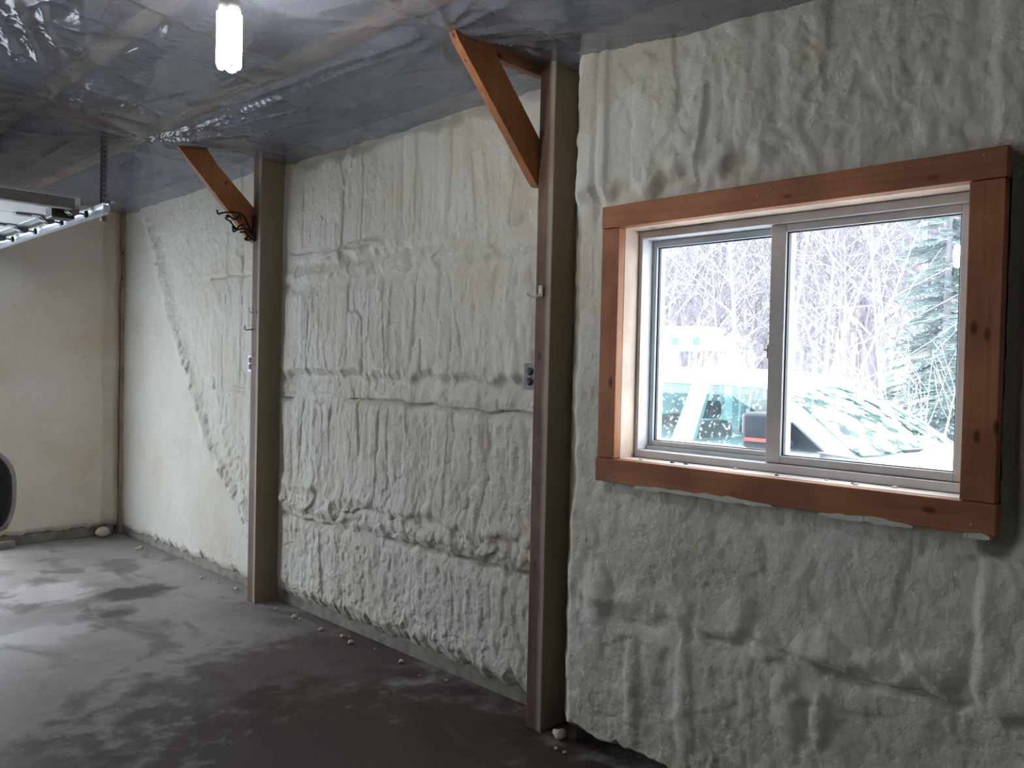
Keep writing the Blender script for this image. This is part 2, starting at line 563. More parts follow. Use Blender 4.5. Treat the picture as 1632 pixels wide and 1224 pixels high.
# ------------------------------------------------------------------ the shell
XW = 2.72            # inner face of the sheathing of the window wall
YF = 7.46            # inner face of the far wall sheathing
XL, YB = -4.2, -3.2  # left and back walls, behind the camera
ROOF = 3.5

fl = tag(box('floor', XL, 2.86, YB, 7.62, -0.42, 0.0, M['floor']), 'stained grey concrete garage floor with dark oil marks and painted-in door light', kind='structure')

bm = bmesh.new()
for (y0, y1, z0, z1) in ((YB, 0.715, -0.4, ROOF), (1.955, 7.62, -0.4, ROOF), (0.715, 1.955, -0.4, 1.14), (0.715, 1.955, 2.045, ROOF)):
    add_box(bm, XW, 2.775, y0, y1, z0, z1)
wr = tag(obj('wall_right', bm, M['sheath']), 'long wall sprayed with cream foam insulation around the window', kind='structure')
bm = bmesh.new()
for (x0, x1, z0, z1) in ((XL, -0.70, 0, ROOF), (1.56, XW, 0, ROOF), (-0.70, 1.56, 2.22, ROOF)):
    add_box(bm, x0, x1, YF, 7.60, z0, z1)
wf = tag(obj('wall_far', bm, M['sheath']), 'far end wall sprayed with foam tinted for warm bounce light beside the garage opening', kind='structure')
tag(box('wall_left', XL - 0.12, XL, YB - 0.12, 7.6, -0.4, ROOF, M['foam']), 'plain opposite garage wall out of view', kind='structure')
tag(box('wall_back', XL, 2.86, YB - 0.12, YB, -0.4, ROOF, M['foam']), 'plain rear garage wall behind the camera', kind='structure')
rd = tag(box('roof_deck', XL - 0.2, 3.0, YB - 0.2, 7.8, ROOF, ROOF + 0.1, M['deck']), 'grey roof deck dimly seen above the plastic sheet', kind='structure')

# ---- foam skins
def grid_mesh(name, X, Y, Z, mat, parent, keep=None):
    nz, ny = X.shape
    co = np.stack([X, Y, Z], -1).reshape(-1, 3)
    idx = np.arange(nz * ny).reshape(nz, ny)
    q = np.stack([idx[:-1, :-1], idx[:-1, 1:], idx[1:, 1:], idx[1:, :-1]], -1).reshape(-1, 4)
    if keep is not None:
        q = q[keep.reshape(-1)]
    me = bpy.data.meshes.new(name)
    me.vertices.add(len(co))
    me.vertices.foreach_set('co', co.astype(np.float32).ravel())
    me.loops.add(len(q) * 4)
    me.loops.foreach_set('vertex_index', q.astype(np.int32).ravel())
    me.polygons.add(len(q))
    me.polygons.foreach_set('loop_start', (np.arange(len(q)) * 4).astype(np.int32))
    me.polygons.foreach_set('loop_total', np.full(len(q), 4, np.int32))
    me.polygons.foreach_set('use_smooth', np.ones(len(q), bool))
    me.update(calc_edges=True)
    me.validate()
    me.materials.append(mat)
    return link(bpy.data.objects.new(name, me), parent)

def ridges(y, z, seed, wl, lean=0.0):
    y2 = y + lean * z
    a = lumps(y2, z, 0.80 / wl, 1.5, seed, 0.30)
    b = lumps(y2, z, 1.7 / wl, 4.2, seed + 3, 0.35)
    m = vn(y * 2.2, z * 1.6, seed + 31)
    return a * (0.5 + 0.7 * m) + 0.38 * b

def row(y, z, zlo, zhi, seed, wl, jag=0.06):
    lo = zlo + jag * (vn(y * 11, 0.5, seed + 5) - 0.5) + 0.3 * jag * (vn(y * 24, 0.5, seed + 6) - 0.5)
    m = sstep(lo - 0.02, lo + 0.06, z) * (1 - sstep(zhi - 0.05, zhi + 0.04, z))
    h = (0.25 + ridges(y, z, seed, wl)) * m
    tip = gauss(z - lo - 0.045, 0.05) * (0.4 + 0.9 * vn(y * 17, z * 2, seed + 7)) * m
    return h, tip

def crack(y, z, pts, wdt, seed, wob=0.012):
    ys = [p[0] for p in pts]
    zs = [p[1] for p in pts]
    if ys[0] > ys[-1]: ys, zs = ys[::-1], zs[::-1]
    zc = np.interp(y, ys, zs) + wob * (vn(y * 12, 0.3, seed) - 0.5) * 2
    gate = sstep(ys[0] - 0.03, ys[0] + 0.03, y) * (1 - sstep(ys[-1] - 0.03, ys[-1] + 0.03, y)) * sstep(0.2, 0.45, vn(y * 5, 1.7, seed + 3))
    return gauss(z - zc, wdt) * gate, zc

def foam_mid(y, z):
    h = 0.020 + 0.018 * fbm(y * 3, z * 3, 3)
    zb = z + 0.03 * (y - 3.5) * (sstep(1.7, 2.3, z))            # the top girt climbs away from the camera
    for (lo, hi, sd, wl, amp, tp) in ((2.09, 2.95, 11, 0.072, 0.021, 0.004), (1.42, 1.95, 23, 0.078, 0.023, 0.008),
                                      (0.72, 1.29, 37, 0.076, 0.025, 0.016), (0.08, 0.57, 51, 0.070, 0.017, 0.003)):
        r, t = row(y, zb, lo, hi, sd, wl)
        h = h + amp * r + tp * t
    # girt bands: lumpy rolls
    L1 = lumps(y, z, 9, 11, 61)
    L2 = lumps(y, z, 17, 19, 65)
    h = h + (0.026 * L1 + 0.009 * L2) * (gauss(zb - 2.03, 0.06) + 0.8 * gauss(z - 1.345, 0.05)) + 0.010 * gauss(zb - 2.03, 0.06)
    h = h + (0.045 * L1 + 0.014 * L2) * gauss(z - 0.675, 0.07)
    for (pts, wd, dp, sd) in (([(4.6, 1.285), (3.62, 1.30), (2.4, 1.29)], 0.008, 0.040, 81), ([(4.6, 0.575), (3.83, 0.56), (3.27, 0.585), (2.4, 0.61)], 0.010, 0.040, 83),
                              ([(4.6, 2.17), (4.2, 2.15), (3.65, 2.15)], 0.006, 0.02, 85)):
        c, zc = crack(y, z, pts, wd, sd)
        h = h - dp * c
    h = h + 0.016 * gauss(z - (2.135 + 0.03 * np.sin((y - 3.5) * 6)), 0.014) * sstep(3.55, 3.65, y) * (1 - sstep(4.1, 4.3, y))
    low = sstep(1.5, 0.5, z)
    h = h + 0.009 * fbm(y * 26, z * 18, 91, 3) + (0.003 + low * 0.008) * lumps(y, z, 30, 26, 93)
    # it thins out towards the far post and the eaves
    e = sstep(0.0, 0.20, 4.73 - y + 0.05 * (vn(z * 7, 0.2, 95) - 0.5))
    h = h * (0.15 + 0.85 * e)
    h = h * (1 - 0.75 * sstep(2.64, 2.72, z + 0.05 * (vn(y * 14, 0.1, 96) - 0.5)))
    return h

def foam_far_bay(y, z):
    h = 0.02 + 0.015 * fbm(y * 2.5, z * 2.5, 103)
    # covered diagonal brace
    yd = np.interp(z, [0.0, 0.49, 0.94, 1.84, 2.66, 3.0], [4.7, 5.06, 5.63, 6.31, 6.83, 7.05])
    d = (y - yd) * 0.8 + 0.05 * (fbm(y * 6, z * 6, 105, 2) - 0.5)
    right = sstep(0.10, -0.25, d)
    r = ridges(y, z, 111, 0.09)
    h = h + r * (0.005 + 0.013 * right) - 0.005 * right
    band = gauss(d + 0.02, 0.07)
    rough = np.clip(right * sstep(1.3, 0.4, z) * 0.8 + band * 0.9 + 0.25 * right, 0, 1)
    h = h + band * 0.008 + rough * (0.030 * lumps(y, z, 15, 15, 121) + 0.016 * lumps(y, z, 30, 28, 123)) 
    h = h + 0.006 * fbm(y * 24, z * 16, 135, 3)
    for (pts, wd, dp, sd) in (([(6.9, 1.05), (5.9, 1.02)], 0.01, 0.006, 141), ([(5.6, 2.08), (4.9, 2.06)], 0.01, 0.02, 142), ([(5.5, 1.32), (4.9, 1.30)], 0.01, 0.02, 143)):
        c, zc = crack(y, z, pts, wd, sd)
        h = h - dp * c
    h = h * (0.15 + 0.85 * sstep(0.0, 0.16, 7.36 - y + 0.05 * (vn(z * 6, 0.4, 145) - 0.5)))
    return h

def foam_near_bay(y, z):
    h = 0.108 + 0.026 * (fbm(y * 2.2, z * 2.2, 203, 3) - 0.5)
    up = sstep(2.04, 2.14, z)
    # above the window: fat vertical runs that fade towards the camera
    r, t = row(y, z, 2.19, 2.95, 211, 0.115, 0.10)
    fade = 0.22 + 0.78 * sstep(0.95, 1.6, y)
    h = h + up * fade * (0.024 * r + 0.006 * t)
    h = h + up * (0.013 * lumps(y, z, 13, 9, 213) + 0.006 * lumps(y, z, 30, 24, 214)) * (0.3 + 0.7 * sstep(0.4, 1.9, y))
    h = h - 0.012 * gauss(y - 2.06, 0.014) * up
    # below the window: soft lumps and runs
    lo = sstep(1.12, 1.00, z)
    h = h + lo * (0.016 * lumps(y, z, 5.0, 5.0, 221, 0.5) + 0.006 * lumps(y, z, 11, 10, 223))
    r2, t2 = row(y, z, -0.1, 0.58, 231, 0.15, 0.05)
    h = h + lo * 0.012 * r2 * sstep(0.75, 1.3, y) + lo * 0.003 * r2
    r3, t3 = row(y, z, 0.60, 0.98, 241, 0.19, 0.10)
    h = h + lo * (0.008 * r3 + 0.010 * t3)
    # hanging blobs: (y, z, ry, rz, proud)
    for (by, bz, ry, rz, a) in ((2.0, 0.66, 0.075, 0.12, 0.026), (1.22, 0.44, 0.06, 0.11, 0.022), (1.12, 0.45, 0.035, 0.09, 0.022), (1.10, 0.66, 0.10, 0.06, 0.026),
                                (1.29, 0.63, 0.06, 0.05, 0.022), (1.62, 0.64, 0.06, 0.08, 0.016), (0.80, 0.70, 0.09, 0.06, 0.022), (0.95, 0.68, 0.07, 0.05, 0.016),
                                (1.83, 0.3, 0.035, 0.28, 0.016), (1.60, 0.36, 0.045, 0.24, 0.016), (1.40, 0.72, 0.07, 0.06, 0.014)):
        yq = y + 0.05 * (fbm(y * 9, z * 9, 291, 3) - 0.5)
        zq = z + 0.07 * (fbm(y * 8, z * 8, 293, 3) - 0.5)
        q = 1 - ((yq - by) / ry) ** 2 - ((zq - bz) / rz) ** 2
        h = h + 0.8 * a * np.clip(q, 0, 1) ** 0.8 * lo
    for (pts, wd, dp, sd) in (([(1.34, 0.64), (1.16, 0.615), (0.92, 0.60), (0.70, 0.615)], 0.009, 0.035, 251), ([(1.92, 0.575), (1.62, 0.60), (1.36, 0.60)], 0.012, 0.016, 253)):
        c, zc = crack(y, z, pts, wd, sd)
        h = h - dp * c
    # overlapping vertical pass at the near end with a rounded foot
    foot = 0.60 + 0.9 * np.clip(0.62 - y, -0.08, 0.08) ** 2 * 8 + 0.02 * (vn(y * 20, 0.6, 261) - 0.5)
    st = sstep(0.702, 0.672, y + 0.008 * (vn(z * 9, 0.2, 262) - 0.5))
    h = h + 0.017 * st * sstep(foot - 0.008, foot + 0.03, z) * (0.35 + 0.65 * sstep(1.0, 0.9, z) + 0.15 * sstep(2.15, 2.2, z))
    h = h + 0.010 * fbm(y * 22, z * 20, 271, 3) + 0.005 * lumps(y, z, 28, 26, 274) * (0.4 + 0.6 * up) + 0.003 * vn(y * 60, z * 60, 272)
    # hollow along the casing at the near side
    h = h - 0.055 * sstep(0.60, 0.64, y) * (1 - sstep(0.66, 0.70, y)) * sstep(1.02, 1.08, z) * sstep(2.15, 2.09, z)
    h = h - 0.03 * sstep(0.55, 0.62, y) * (1 - sstep(0.66, 0.70, y)) * sstep(1.02, 1.08, z) * sstep(2.15, 2.09, z)
    # ragged edge set back against the post
    ed = 2.262 - y + 0.022 * (vn(z * 5, 0.7, 281) - 0.5) + 0.014 * (vn(z * 21, 0.7, 282) - 0.5)
    h = h * np.clip(ed / 0.12, 0.0, 1.0) ** 0.75
    return h

def foam_skin(name, fn, y0, y1, z0, z1, res, parent, xb, mat, bottom_jag, seed, hole=None, sag=0.35):
    ny = int((y1 - y0) / res) + 1
    nz = int((z1 - z0) / res) + 1
    ys, zs = np.linspace(y0, y1, ny), np.linspace(z0, z1, nz)
    Y, Z = np.meshgrid(ys, zs)
    H = fn(Y, Z)
    # ragged foot: the lowest part is drawn up unevenly and rounds off
    foot = bottom_jag * (0.25 + 1.2 * vn(Y * 9, 0.4, seed) * vn(Y * 31, 0.4, seed + 1) + 0.25 * vn(Y * 50, 0.2, seed + 2))
    k = sstep(0.35, 0.0, (Z - z0))
    Zp = Z + foot * k
    H = H * np.sqrt(np.clip((Z - z0) / 0.05 + 0.05, 0, 1))
    X = xb - H
    base = fbm(Y * 1.5, Z * 1.5, seed + 9, 2) * 0.03
    Zp = Zp - sag * np.clip(H - base - 0.02, -0.03, 0.06) * sstep(0.0, 0.1, Z - z0)
    Yp = Y + 0.004 * (vn(Y * 30, Z * 30, seed + 11) - 0.5)
    X = np.pad(X, 1, mode='edge'); Yp = np.pad(Yp, 1, mode='edge'); Zp = np.pad(Zp, 1, mode='edge')
    X[0, :] = X[-1, :] = XW + 0.005
    X[:, 0] = X[:, -1] = XW + 0.005
    keep = None
    if hole:
        Yc = 0.25 * (Yp[:-1, :-1] + Yp[1:, :-1] + Yp[:-1, 1:] + Yp[1:, 1:])
        Zc = 0.25 * (Zp[:-1, :-1] + Zp[1:, :-1] + Zp[:-1, 1:] + Zp[1:, 1:])
        keep = ~((Yc > hole[0]) & (Yc < hole[1]) & (Zc > hole[2]) & (Zc < hole[3]))
    return grid_mesh(name, X, Yp, Zp, mat, parent, keep)

f1 = foam_skin('spray_foam', foam_mid, 2.36, 4.725, 0.03, 2.80, 0.0065, wr, 2.640, M['foam'], 0.06, 301)
f2 = foam_skin('spray_foam', foam_far_bay, 4.79, 7.42, 0.03, 2.82, 0.009, wr, 2.630, M['foam'], 0.06, 311)
f3 = foam_skin('spray_foam', foam_near_bay, -0.9, 2.283, 0.02, 2.82, 0.0085, wr, 2.620, M['foam'], 0.05, 321, hole=(0.668, 1.985, 1.095, 2.085))
box('spray_foam', 2.5, XW, YB, -0.9, 0.02, 2.8, M['foam'], wr, 0.01)
# the plate and concrete curb the foam stops on
for (a, b_) in ((2.38, 4.70), (4.82, 7.30), (-0.9, 2.27)):
    box('sill_plate', 2.625, XW, a, b_, 0.0, 0.085, M['plate'], wr, 0.006)

def foam_far_wall(x, z):
    h = 0.05 + 0.03 * (fbm(x * 2.4, z * 2.0, 403, 4) - 0.4)
    h = h + 0.006 * ridges(x, z, 405, 0.22, 0.25) + 0.006 * fbm(x * 13, z * 13, 407, 3)
    h = h + 0.014 * gauss(x - 2.44 - 0.03 * (vn(z * 2, 0.1, 408) - 0.5), 0.035)
    c, zc = crack(x, z, [(1.6, 1.02), (2.1, 1.10), (2.45, 1.08)], 0.02, 409, 0.03)
    h = h + 0.008 * c
    h = h * (0.1 + 0.9 * np.sqrt(np.clip((2.60 - x + 0.03 * (vn(z * 4, 0.3, 411) - 0.5)) / 0.06, 0, 1)))
    return h
def far_skin():
    x0, x1, z0, z1, res = 1.57, 2.63, 0.06, 2.82, 0.009
    nx, nz = int((x1 - x0) / res) + 1, int((z1 - z0) / res) + 1
    Xg, Z = np.meshgrid(np.linspace(x0, x1, nx), np.linspace(z0, z1, nz))
    H = foam_far_wall(Xg, Z) * np.sqrt(np.clip((Z - z0) / 0.05 + 0.05, 0, 1))
    Zp = Z + 0.05 * vn(Xg * 16, 0.3, 421) * vn(Xg * 40, 0.3, 423) * sstep(0.3, 0, Z - z0)
    Yg = 7.40 - H
    Xg = np.pad(Xg, 1, mode='edge'); Yg = np.pad(Yg, 1, mode='edge'); Zp = np.pad(Zp, 1, mode='edge')
    Yg[0, :] = Yg[-1, :] = YF + 0.005
    Yg[:, 0] = Yg[:, -1] = YF + 0.005
    return grid_mesh('spray_foam', Xg, Yg, Zp, M['foam_far'], wf)
far_skin()
box('sill_plate', 1.57, 2.56, 7.375, YF, 0.0, 0.08, M['plate'], wf, 0.006)
tag(box('corner_post', 2.60, 2.715, 7.345, 7.455, 0.0, 2.78, M['cornerwood'], None, 0.006), 'dark bare wooden post recessed in the far corner', 'post')

# ---- polythene ceiling
ANCH = [(2.02, 2.43, 1.0), (1.85, 4.87, 1.3), (0.72, 3.55, 1.2), (1.30, 4.35, 0.5), (2.55, 2.35, 0.5)]
FOLDS = [(1.84, 4.85, 1.96, 3.35, 0.024, 0.028), (1.84, 4.85, 2.03, 3.75, 0.020, 0.024), (1.83, 4.86, 1.90, 3.7, 0.018, 0.018), (1.84, 4.85, 2.16, 4.1, 0.020, 0.020),
         (2.0, 4.3, 2.12, 3.3, 0.016, 0.014), (1.70, 4.0, 1.78, 3.2, 0.02, 0.014), (1.45, 4.4, 1.62, 3.7, 0.018, 0.012), (2.22, 3.5, 2.30, 2.75, 0.016, 0.010),
         (1.83, 4.86, 1.62, 5.5, 0.03, 0.015), (2.18, 4.25, 2.26, 3.6, 0.018, 0.012), (1.92, 2.45, 1.80, 3.9, 0.06, 0.026), (2.0, 2.45, 1.93, 3.4, 0.04, 0.016),
         (0.70, 3.30, 1.02, 4.00, 0.025, 0.020), (0.78, 3.25, 1.05, 3.92, 0.02, 0.016), (0.62, 3.35, 0.98, 4.1, 0.03, 0.018), (0.85, 3.2, 1.08, 3.8, 0.02, 0.014),
         (1.15, 3.9, 1.30, 4.45, 0.02, 0.012), (1.10, 4.1, 1.28, 4.5, 0.02, 0.012), (1.25, 2.6, 1.36, 3.0, 0.02, 0.012), (1.5, 2.9, 1.62, 3.5, 0.03, 0.012),
         (1.55, 5.0, 1.50, 6.3, 0.035, 0.015), (2.05, 2.45, 2.45, 1.6, 0.06, 0.018)]
def ceil_z(x, y):
    z = 2.748 + 0 * x
    ph = np.mod(y - 2.40, 2.44) / 2.44
    sag = np.sin(PI * ph) ** 0.8
    z = z - 0.028 * sag * sstep(2.75, 1.8, x) * (0.6 + 0.8 * vn(x * 1.3, y * 0.8, 501))
    z = z - 0.035 * sstep(2.3, 1.7, y) * sstep(1.3, 2.2, x)
    z = z - 0.03 * sstep(2.15, 1.5, y) * sstep(2.1, 2.5, x)
    # pulled up along the battens
    for xb in (1.22, 1.86):
        z = z + 0.012 * gauss(x - xb, 0.05)
    # down to the foam at the wall
    z = z - 0.035 * sstep(2.35, 2.62, x) * (0.7 + 0.6 * vn(y * 5, 0.3, 503)) * (1 - 0.8 * gauss(y - 2.35, 0.15) - 0.8 * gauss(y - 4.78, 0.2))
    # pleats that fan out from the fixings
    for (ax, ay, s) in ANCH:
        dx, dy = x - ax, y - ay
        r = np.sqrt(dx * dx + dy * dy) + 1e-4
        th = np.arctan2(dy, dx) + 0.25 * vn(x * 3, y * 3, 511)
        f = np.abs(np.sin(th * 5 + 3 * vn(r * 1.5, th * 0.7, 513)))
        z = z - s * 0.020 * (1 - f) ** 2.0 * sstep(0.02, 0.14, r) * np.exp(-r / 0.55)
    # long creases
    for (ang, sc, st, amp, sd) in ((0.28, 3.4, 0.5, 0.016, 521), (-0.45, 4.5, 0.6, 0.010, 523), (1.25, 4.0, 0.6, 0.008, 525)):
        u = x * math.cos(ang) - y * math.sin(ang)
        v = x * math.sin(ang) + y * math.cos(ang)
        n = vn(u * sc + 0.5 * vn(u * 2, v * 2, sd + 1), v * st, sd)
        rd_ = 1 - np.abs(n - 0.5) * 2
        g = vn(u * 1.1, v * 0.9, sd + 2)
        z = z - amp * rd_ ** 5 * sstep(0.35, 0.7, g)
    # single sharp folds: from, to, half width, depth
    for (x0, y0, x1, y1, wd, dp) in FOLDS:
        dx, dy = x1 - x0, y1 - y0
        ln = math.hypot(dx, dy)
        t = ((x - x0) * dx + (y - y0) * dy) / (ln * ln)
        off = ((x - x0) * dy - (y - y0) * dx) / ln + 0.02 * (vn(t * 3, x0 * 7, 551) - 0.5) * 2
        g = sstep(-0.02, 0.12, t) * sstep(1.05, 0.8, t)
        z = z - dp * g * np.clip(1 - np.abs(off) / wd, 0, 1) ** 1.3
    # tight gathers beside the batten where the sheet was stapled
    for (xg, y0, y1, a) in ((1.30, 2.6, 4.5, 0.006), (1.90, 2.6, 4.7, 0.003)):
        z = z + a * np.sin(y * 2 * PI / 0.05 + 4 * vn(y * 3, 0.1, 531)) * gauss(x - xg - 0.03 * vn(y * 2, 0.4, 533), 0.03) * sstep(y0, y0 + 0.1, y) * sstep(y1, y1 - 0.1, y)
    z = z + 0.006 * (fbm(x * 5, y * 4, 541, 3) - 0.5)
    return z
xs = np.concatenate([np.linspace(XL, 0.0, 30)[:-1], np.linspace(0.0, 2.70, 230)])
ysn = np.concatenate([np.linspace(YB, 0.3, 30)[:-1], np.linspace(0.3, 7.44, 560)])
Xc, Yc = np.meshgrid(xs, ysn)
ce = tag(grid_mesh('ceiling', Xc, Yc, ceil_z(Xc, Yc), M['plastic'], None), 'clear plastic vapour barrier sheet wrinkled across the ceiling', kind='structure')

# ---- timber above the sheet
for yy, lb in ((2.415, 'roof truss chord behind the plastic above the nearer post'), (4.855, 'roof truss chord behind the plastic above the farther post'), (-0.03, 'roof truss chord behind the plastic above the camera')):
    t = empty('roof_truss', (0, yy, 2.77))
    tag(t, lb, 'truss', 'roof trusses above the plastic')
    box('bottom_chord', XL + 0.02, 2.70, yy, yy + 0.038, 2.775, 2.90, M['truss_x'], t, 0.003)
    for k, xw in enumerate((-2.6, -1.2, 0.2, 1.5)):
        prism('web', [(xw, 2.90), (xw + 0.09, 2.90), (xw + 0.09 + 0.5 * (-1) ** k, 3.45), (xw + 0.5 * (-1) ** k, 3.45)], 'y', yy, yy + 0.038, M['truss_z'], t)
    box('top_chord', XL + 0.02, 2.70, yy, yy + 0.038, 3.42, ROOF - 0.005, M['truss_x'], t, 0.003)
for xx, lb in ((1.17, 'tan batten behind the plastic passing beside the lamp'), (1.80, 'tan batten behind the plastic running between the two braces'), (0.5, 'tan batten behind the plastic at the far left')):
    tag(box('ceiling_batten', xx, xx + 0.09, -0.5, 7.4, 2.768, 2.768 + 0.038, M['truss_y'], None, 0.003), lb, 'batten', 'battens above the plastic')

# ------------------------------------------------------------------ posts with knee braces
def timber_post(y0, y1, xf, label, far, brace_pts, tie=None):
    t = empty('timber_post', ((xf + 2.71) / 2, (y0 + y1) / 2, 0))
    tag(t, label, 'post', 'wooden wall posts')
    bm = bmesh.new()
    add_box(bm, 0, 2.712 - xf, 0, y1 - y0, 0, 2.79, 0.004)
    sh = obj('post_shaft', bm, M['post_shaft'], None)
    sh.parent = t
    sh.location = Vector((xf, y0, 0)) - t.location
    # brace: a board flat against the far side of the post
    bm = bmesh.new()
    add_prism(bm, brace_pts, 'y', y1 + 0.001, y1 + 0.039, 0.002)
    b = obj('knee_brace', bm, M['brace'], t)
    if tie:
        box('tie_board', tie[0], 2.55, y1 + 0.003, y1 + 0.041, tie[1], tie[2], M['post_x'], t, 0.002)
    return t
p1 = timber_post(2.283, 2.369, 2.475, 'nearer wooden wall post with knee brace, left of the window', 0,
                 [(2.030, 2.715), (2.030 - 0.03, 2.76), (2.19, 2.76), (2.239, 2.697), (2.49, 2.425), (2.60, 2.32), (2.60, 2.25), (2.475, 2.243), (2.455, 2.262)], (2.10, 2.697, 2.80))
p2 = timber_post(4.710, 4.806, 2.475, 'farther wooden wall post with knee brace and iron hooks', 0,
                 [(2.035, 2.70), (1.98, 2.76), (2.17, 2.76), (2.245, 2.665), (2.475, 2.452), (2.60, 2.33), (2.60, 2.25), (2.485, 2.232), (2.45, 2.262)])

# wire hooks, coat hook, sockets
t = empty('coat_hook', (2.473, 2.335, 1.80))
tag(t, 'small white plastic coat hook screwed to the nearer post', 'hook')
bm = bmesh.new()
add_box(bm, 2.461, 2.475, 2.322, 2.340, 1.787, 1.832, 0.004)
obj('hook_plate', bm, M['white_plastic'], t)
tube('hook_arm', spline([(2.463, 2.331, 1.797), (2.445, 2.340, 1.785), (2.425, 2.352, 1.787), (2.413, 2.362, 1.800)], 5), 0.0038, M['white_plastic'], t, 8)
lathe('screw_head', [(0.0005, -0.002), (0.003, -0.001), (0.003, 0.0)], (2.4615, 2.331, 1.823), M['darksteel'], t, 10, 'x')
t = empty('coat_hook', (2.473, 4.76, 1.80))
tag(t, 'pale screw-in hook high on the farther post', 'hook')
lathe('screw_collar', [(0.009, -0.004), (0.009, 0.0)], (2.475, 4.75, 1.80), M['steel'], t, 10, 'x')
tube('hook_arm', spline([(2.475, 4.75, 1.80), (2.45, 4.755, 1.795), (2.435, 4.76, 1.805), (2.438, 4.762, 1.825)], 5), 0.004, M['white_plastic'], t, 8)
t = empty('coat_hook', (2.473, 4.79, 1.69))
tag(t, 'dark nail hook below the pale hook on the farther post', 'hook')
lathe('screw_collar', [(0.006, -0.003), (0.006, 0.0)], (2.475, 4.79, 1.695), M['darksteel'], t, 10, 'x')
tube('hook_arm', spline([(2.475, 4.79, 1.695), (2.44, 4.80, 1.69), (2.428, 4.803, 1.70), (2.430, 4.803, 1.715)], 5), 0.0035, M['darksteel'], t, 8)

def outlet(y0, y1, z0, z1, xf, label):
    t = empty('socket_outlet', (xf + 0.03, (y0 + y1) / 2, z0))
    tag(t, label, 'outlet', 'metal socket outlets on the posts')
    box('metal_box', xf + 0.004, xf + 0.075, y0 + 0.004, y1 - 0.004, z0 + 0.004, z1 - 0.004, M['darksteel'], t, 0.004)
    box('cover_plate', xf, xf + 0.005, y0, y1, z0, z1, M['outletplate'], t, 0.002)
    yc, zc = (y0 + y1) / 2, (z0 + z1) / 2
    for s in (-1, 1):
        r = lathe('receptacle', [(0.016, -0.004), (0.0165, -0.003), (0.0165, 0.0)], (xf, yc, zc + s * 0.021), M['blackplastic'], t, 18, 'x')
        for q in (-0.006, 0.006):
            box('slot', xf - 0.0046, xf - 0.0040, yc + q - 0.0012, yc + q + 0.0012, zc + s * 0.021 - 0.004, zc + s * 0.021 + 0.005, M['gasket'], r)
    lathe('screw', [(0.001, -0.0025), (0.003, -0.002), (0.003, 0)], (xf, yc, zc), M['steel'], t, 10, 'x')
    return t
outlet(2.385, 2.455, 1.403, 1.513, 2.505, 'metal duplex socket outlet beside the nearer post')
outlet(4.826, 4.896, 1.428, 1.538, 2.500, 'metal duplex socket outlet beside the farther post')

# wrought iron scroll hooks under the farther brace
t = empty('iron_hook_rack', (2.47, 4.80, 2.25))
tag(t, 'black wrought iron scroll hook rack on the farther post', 'hook rack')
box('back_plate', 2.462, 2.475, 4.770, 4.800, 2.235, 2.40, M['iron'], t, 0.004)
yk = 4.795
def P2(px, py, yy=0.0):   # rack drawn 22 cm wide by 15 cm high
    return (2.235 + px * 0.225, yk + yy, 2.245 + py * 0.155)
arms = [[(1.0, 0.30), (0.72, 0.92), (0.42, 0.98), (0.18, 0.92), (0.06, 0.86), (0.0, 0.98)],
        [(0.62, 0.9), (0.48, 0.72), (0.32, 0.85), (0.28, 0.72), (0.42, 0.62)],
        [(1.0, 0.25), (0.80, 0.42), (0.62, 0.36), (0.46, 0.52), (0.36, 0.62)],
        [(0.80, 0.60), (0.66, 0.50), (0.56, 0.30), (0.46, 0.24), (0.44, 0.34), (0.53, 0.36)],
        [(1.0, 0.05), (0.92, 0.14), (0.80, 0.28), (0.64, 0.24)],
        [(0.98, 0.02), (0.88, -0.02), (0.84, 0.08), (0.90, 0.12)]]
for k, a in enumerate(arms):
    tube('scroll_arm', spline([P2(p[0], p[1], -0.012 * math.sin(i * 1.3 + k)) for i, p in enumerate(a)], 6), 0.0055, M['iron'], t, 7)
for (px, py) in ((0.30, 0.80), (0.48, 0.42), (0.84, 0.02)):
    bm = bmesh.new()
    bmesh.ops.create_icosphere(bm, subdivisions=2, radius=0.012, matrix=Matrix.Translation(P2(px, py)))
    obj('leaf_knob', bm, M['iron'], t, True)

# ------------------------------------------------------------------ window
W = empty('window_1', (2.55, 1.33, 1.07))
tag(W, 'sliding window with white vinyl sashes in a wide orange pine frame', kind='structure')
cx0, cx1 = 2.450, 2.490
oy0, oy1, oz0, oz1 = 0.642, 2.006, 1.073, 2.109
iy0, iy1, iz0, iz1 = 0.734, 1.925, 1.163, 2.026
box('head_casing', cx0, cx1, oy0, oy1, iz1, oz1, M['casing_y'], W, 0.004)
box('sill_casing', cx0, cx1, oy0 - 0.001, oy1 + 0.004, oz0, iz0 - 0.002, M['casing_y'], W, 0.004)
box('side_casing', cx0 + 0.002, cx1, iy1 - 0.001, oy1 - 0.002, iz0, iz1 - 0.002, M['casing_z'], W, 0.003)
box('side_casing', cx0 + 0.001, cx1, oy0 + 0.004, iy0, iz0, iz1 - 0.002, M['casing_z'], W, 0.003)
# jamb boards
box('jamb_board', cx1 + 0.002, 2.728, iy1, iy1 + 0.038, iz0 - 0.03, iz1 + 0.03, M['jamb_z'], W, 0.002)
box('jamb_board', cx1 + 0.002, 2.728, iy0 - 0.038, iy0, iz0 - 0.03, iz1 + 0.03, M['jamb_z'], W, 0.002)
box('head_jamb', cx1 + 0.002, 2.728, iy0, iy1, iz1, iz1 + 0.03, M['jamb_y'], W, 0.002)
box('sill_board', cx1 + 0.002, 2.728, iy0, iy1, iz0 - 0.035, iz0 - 0.001, M['sill_daylight_tint'], W, 0.002)
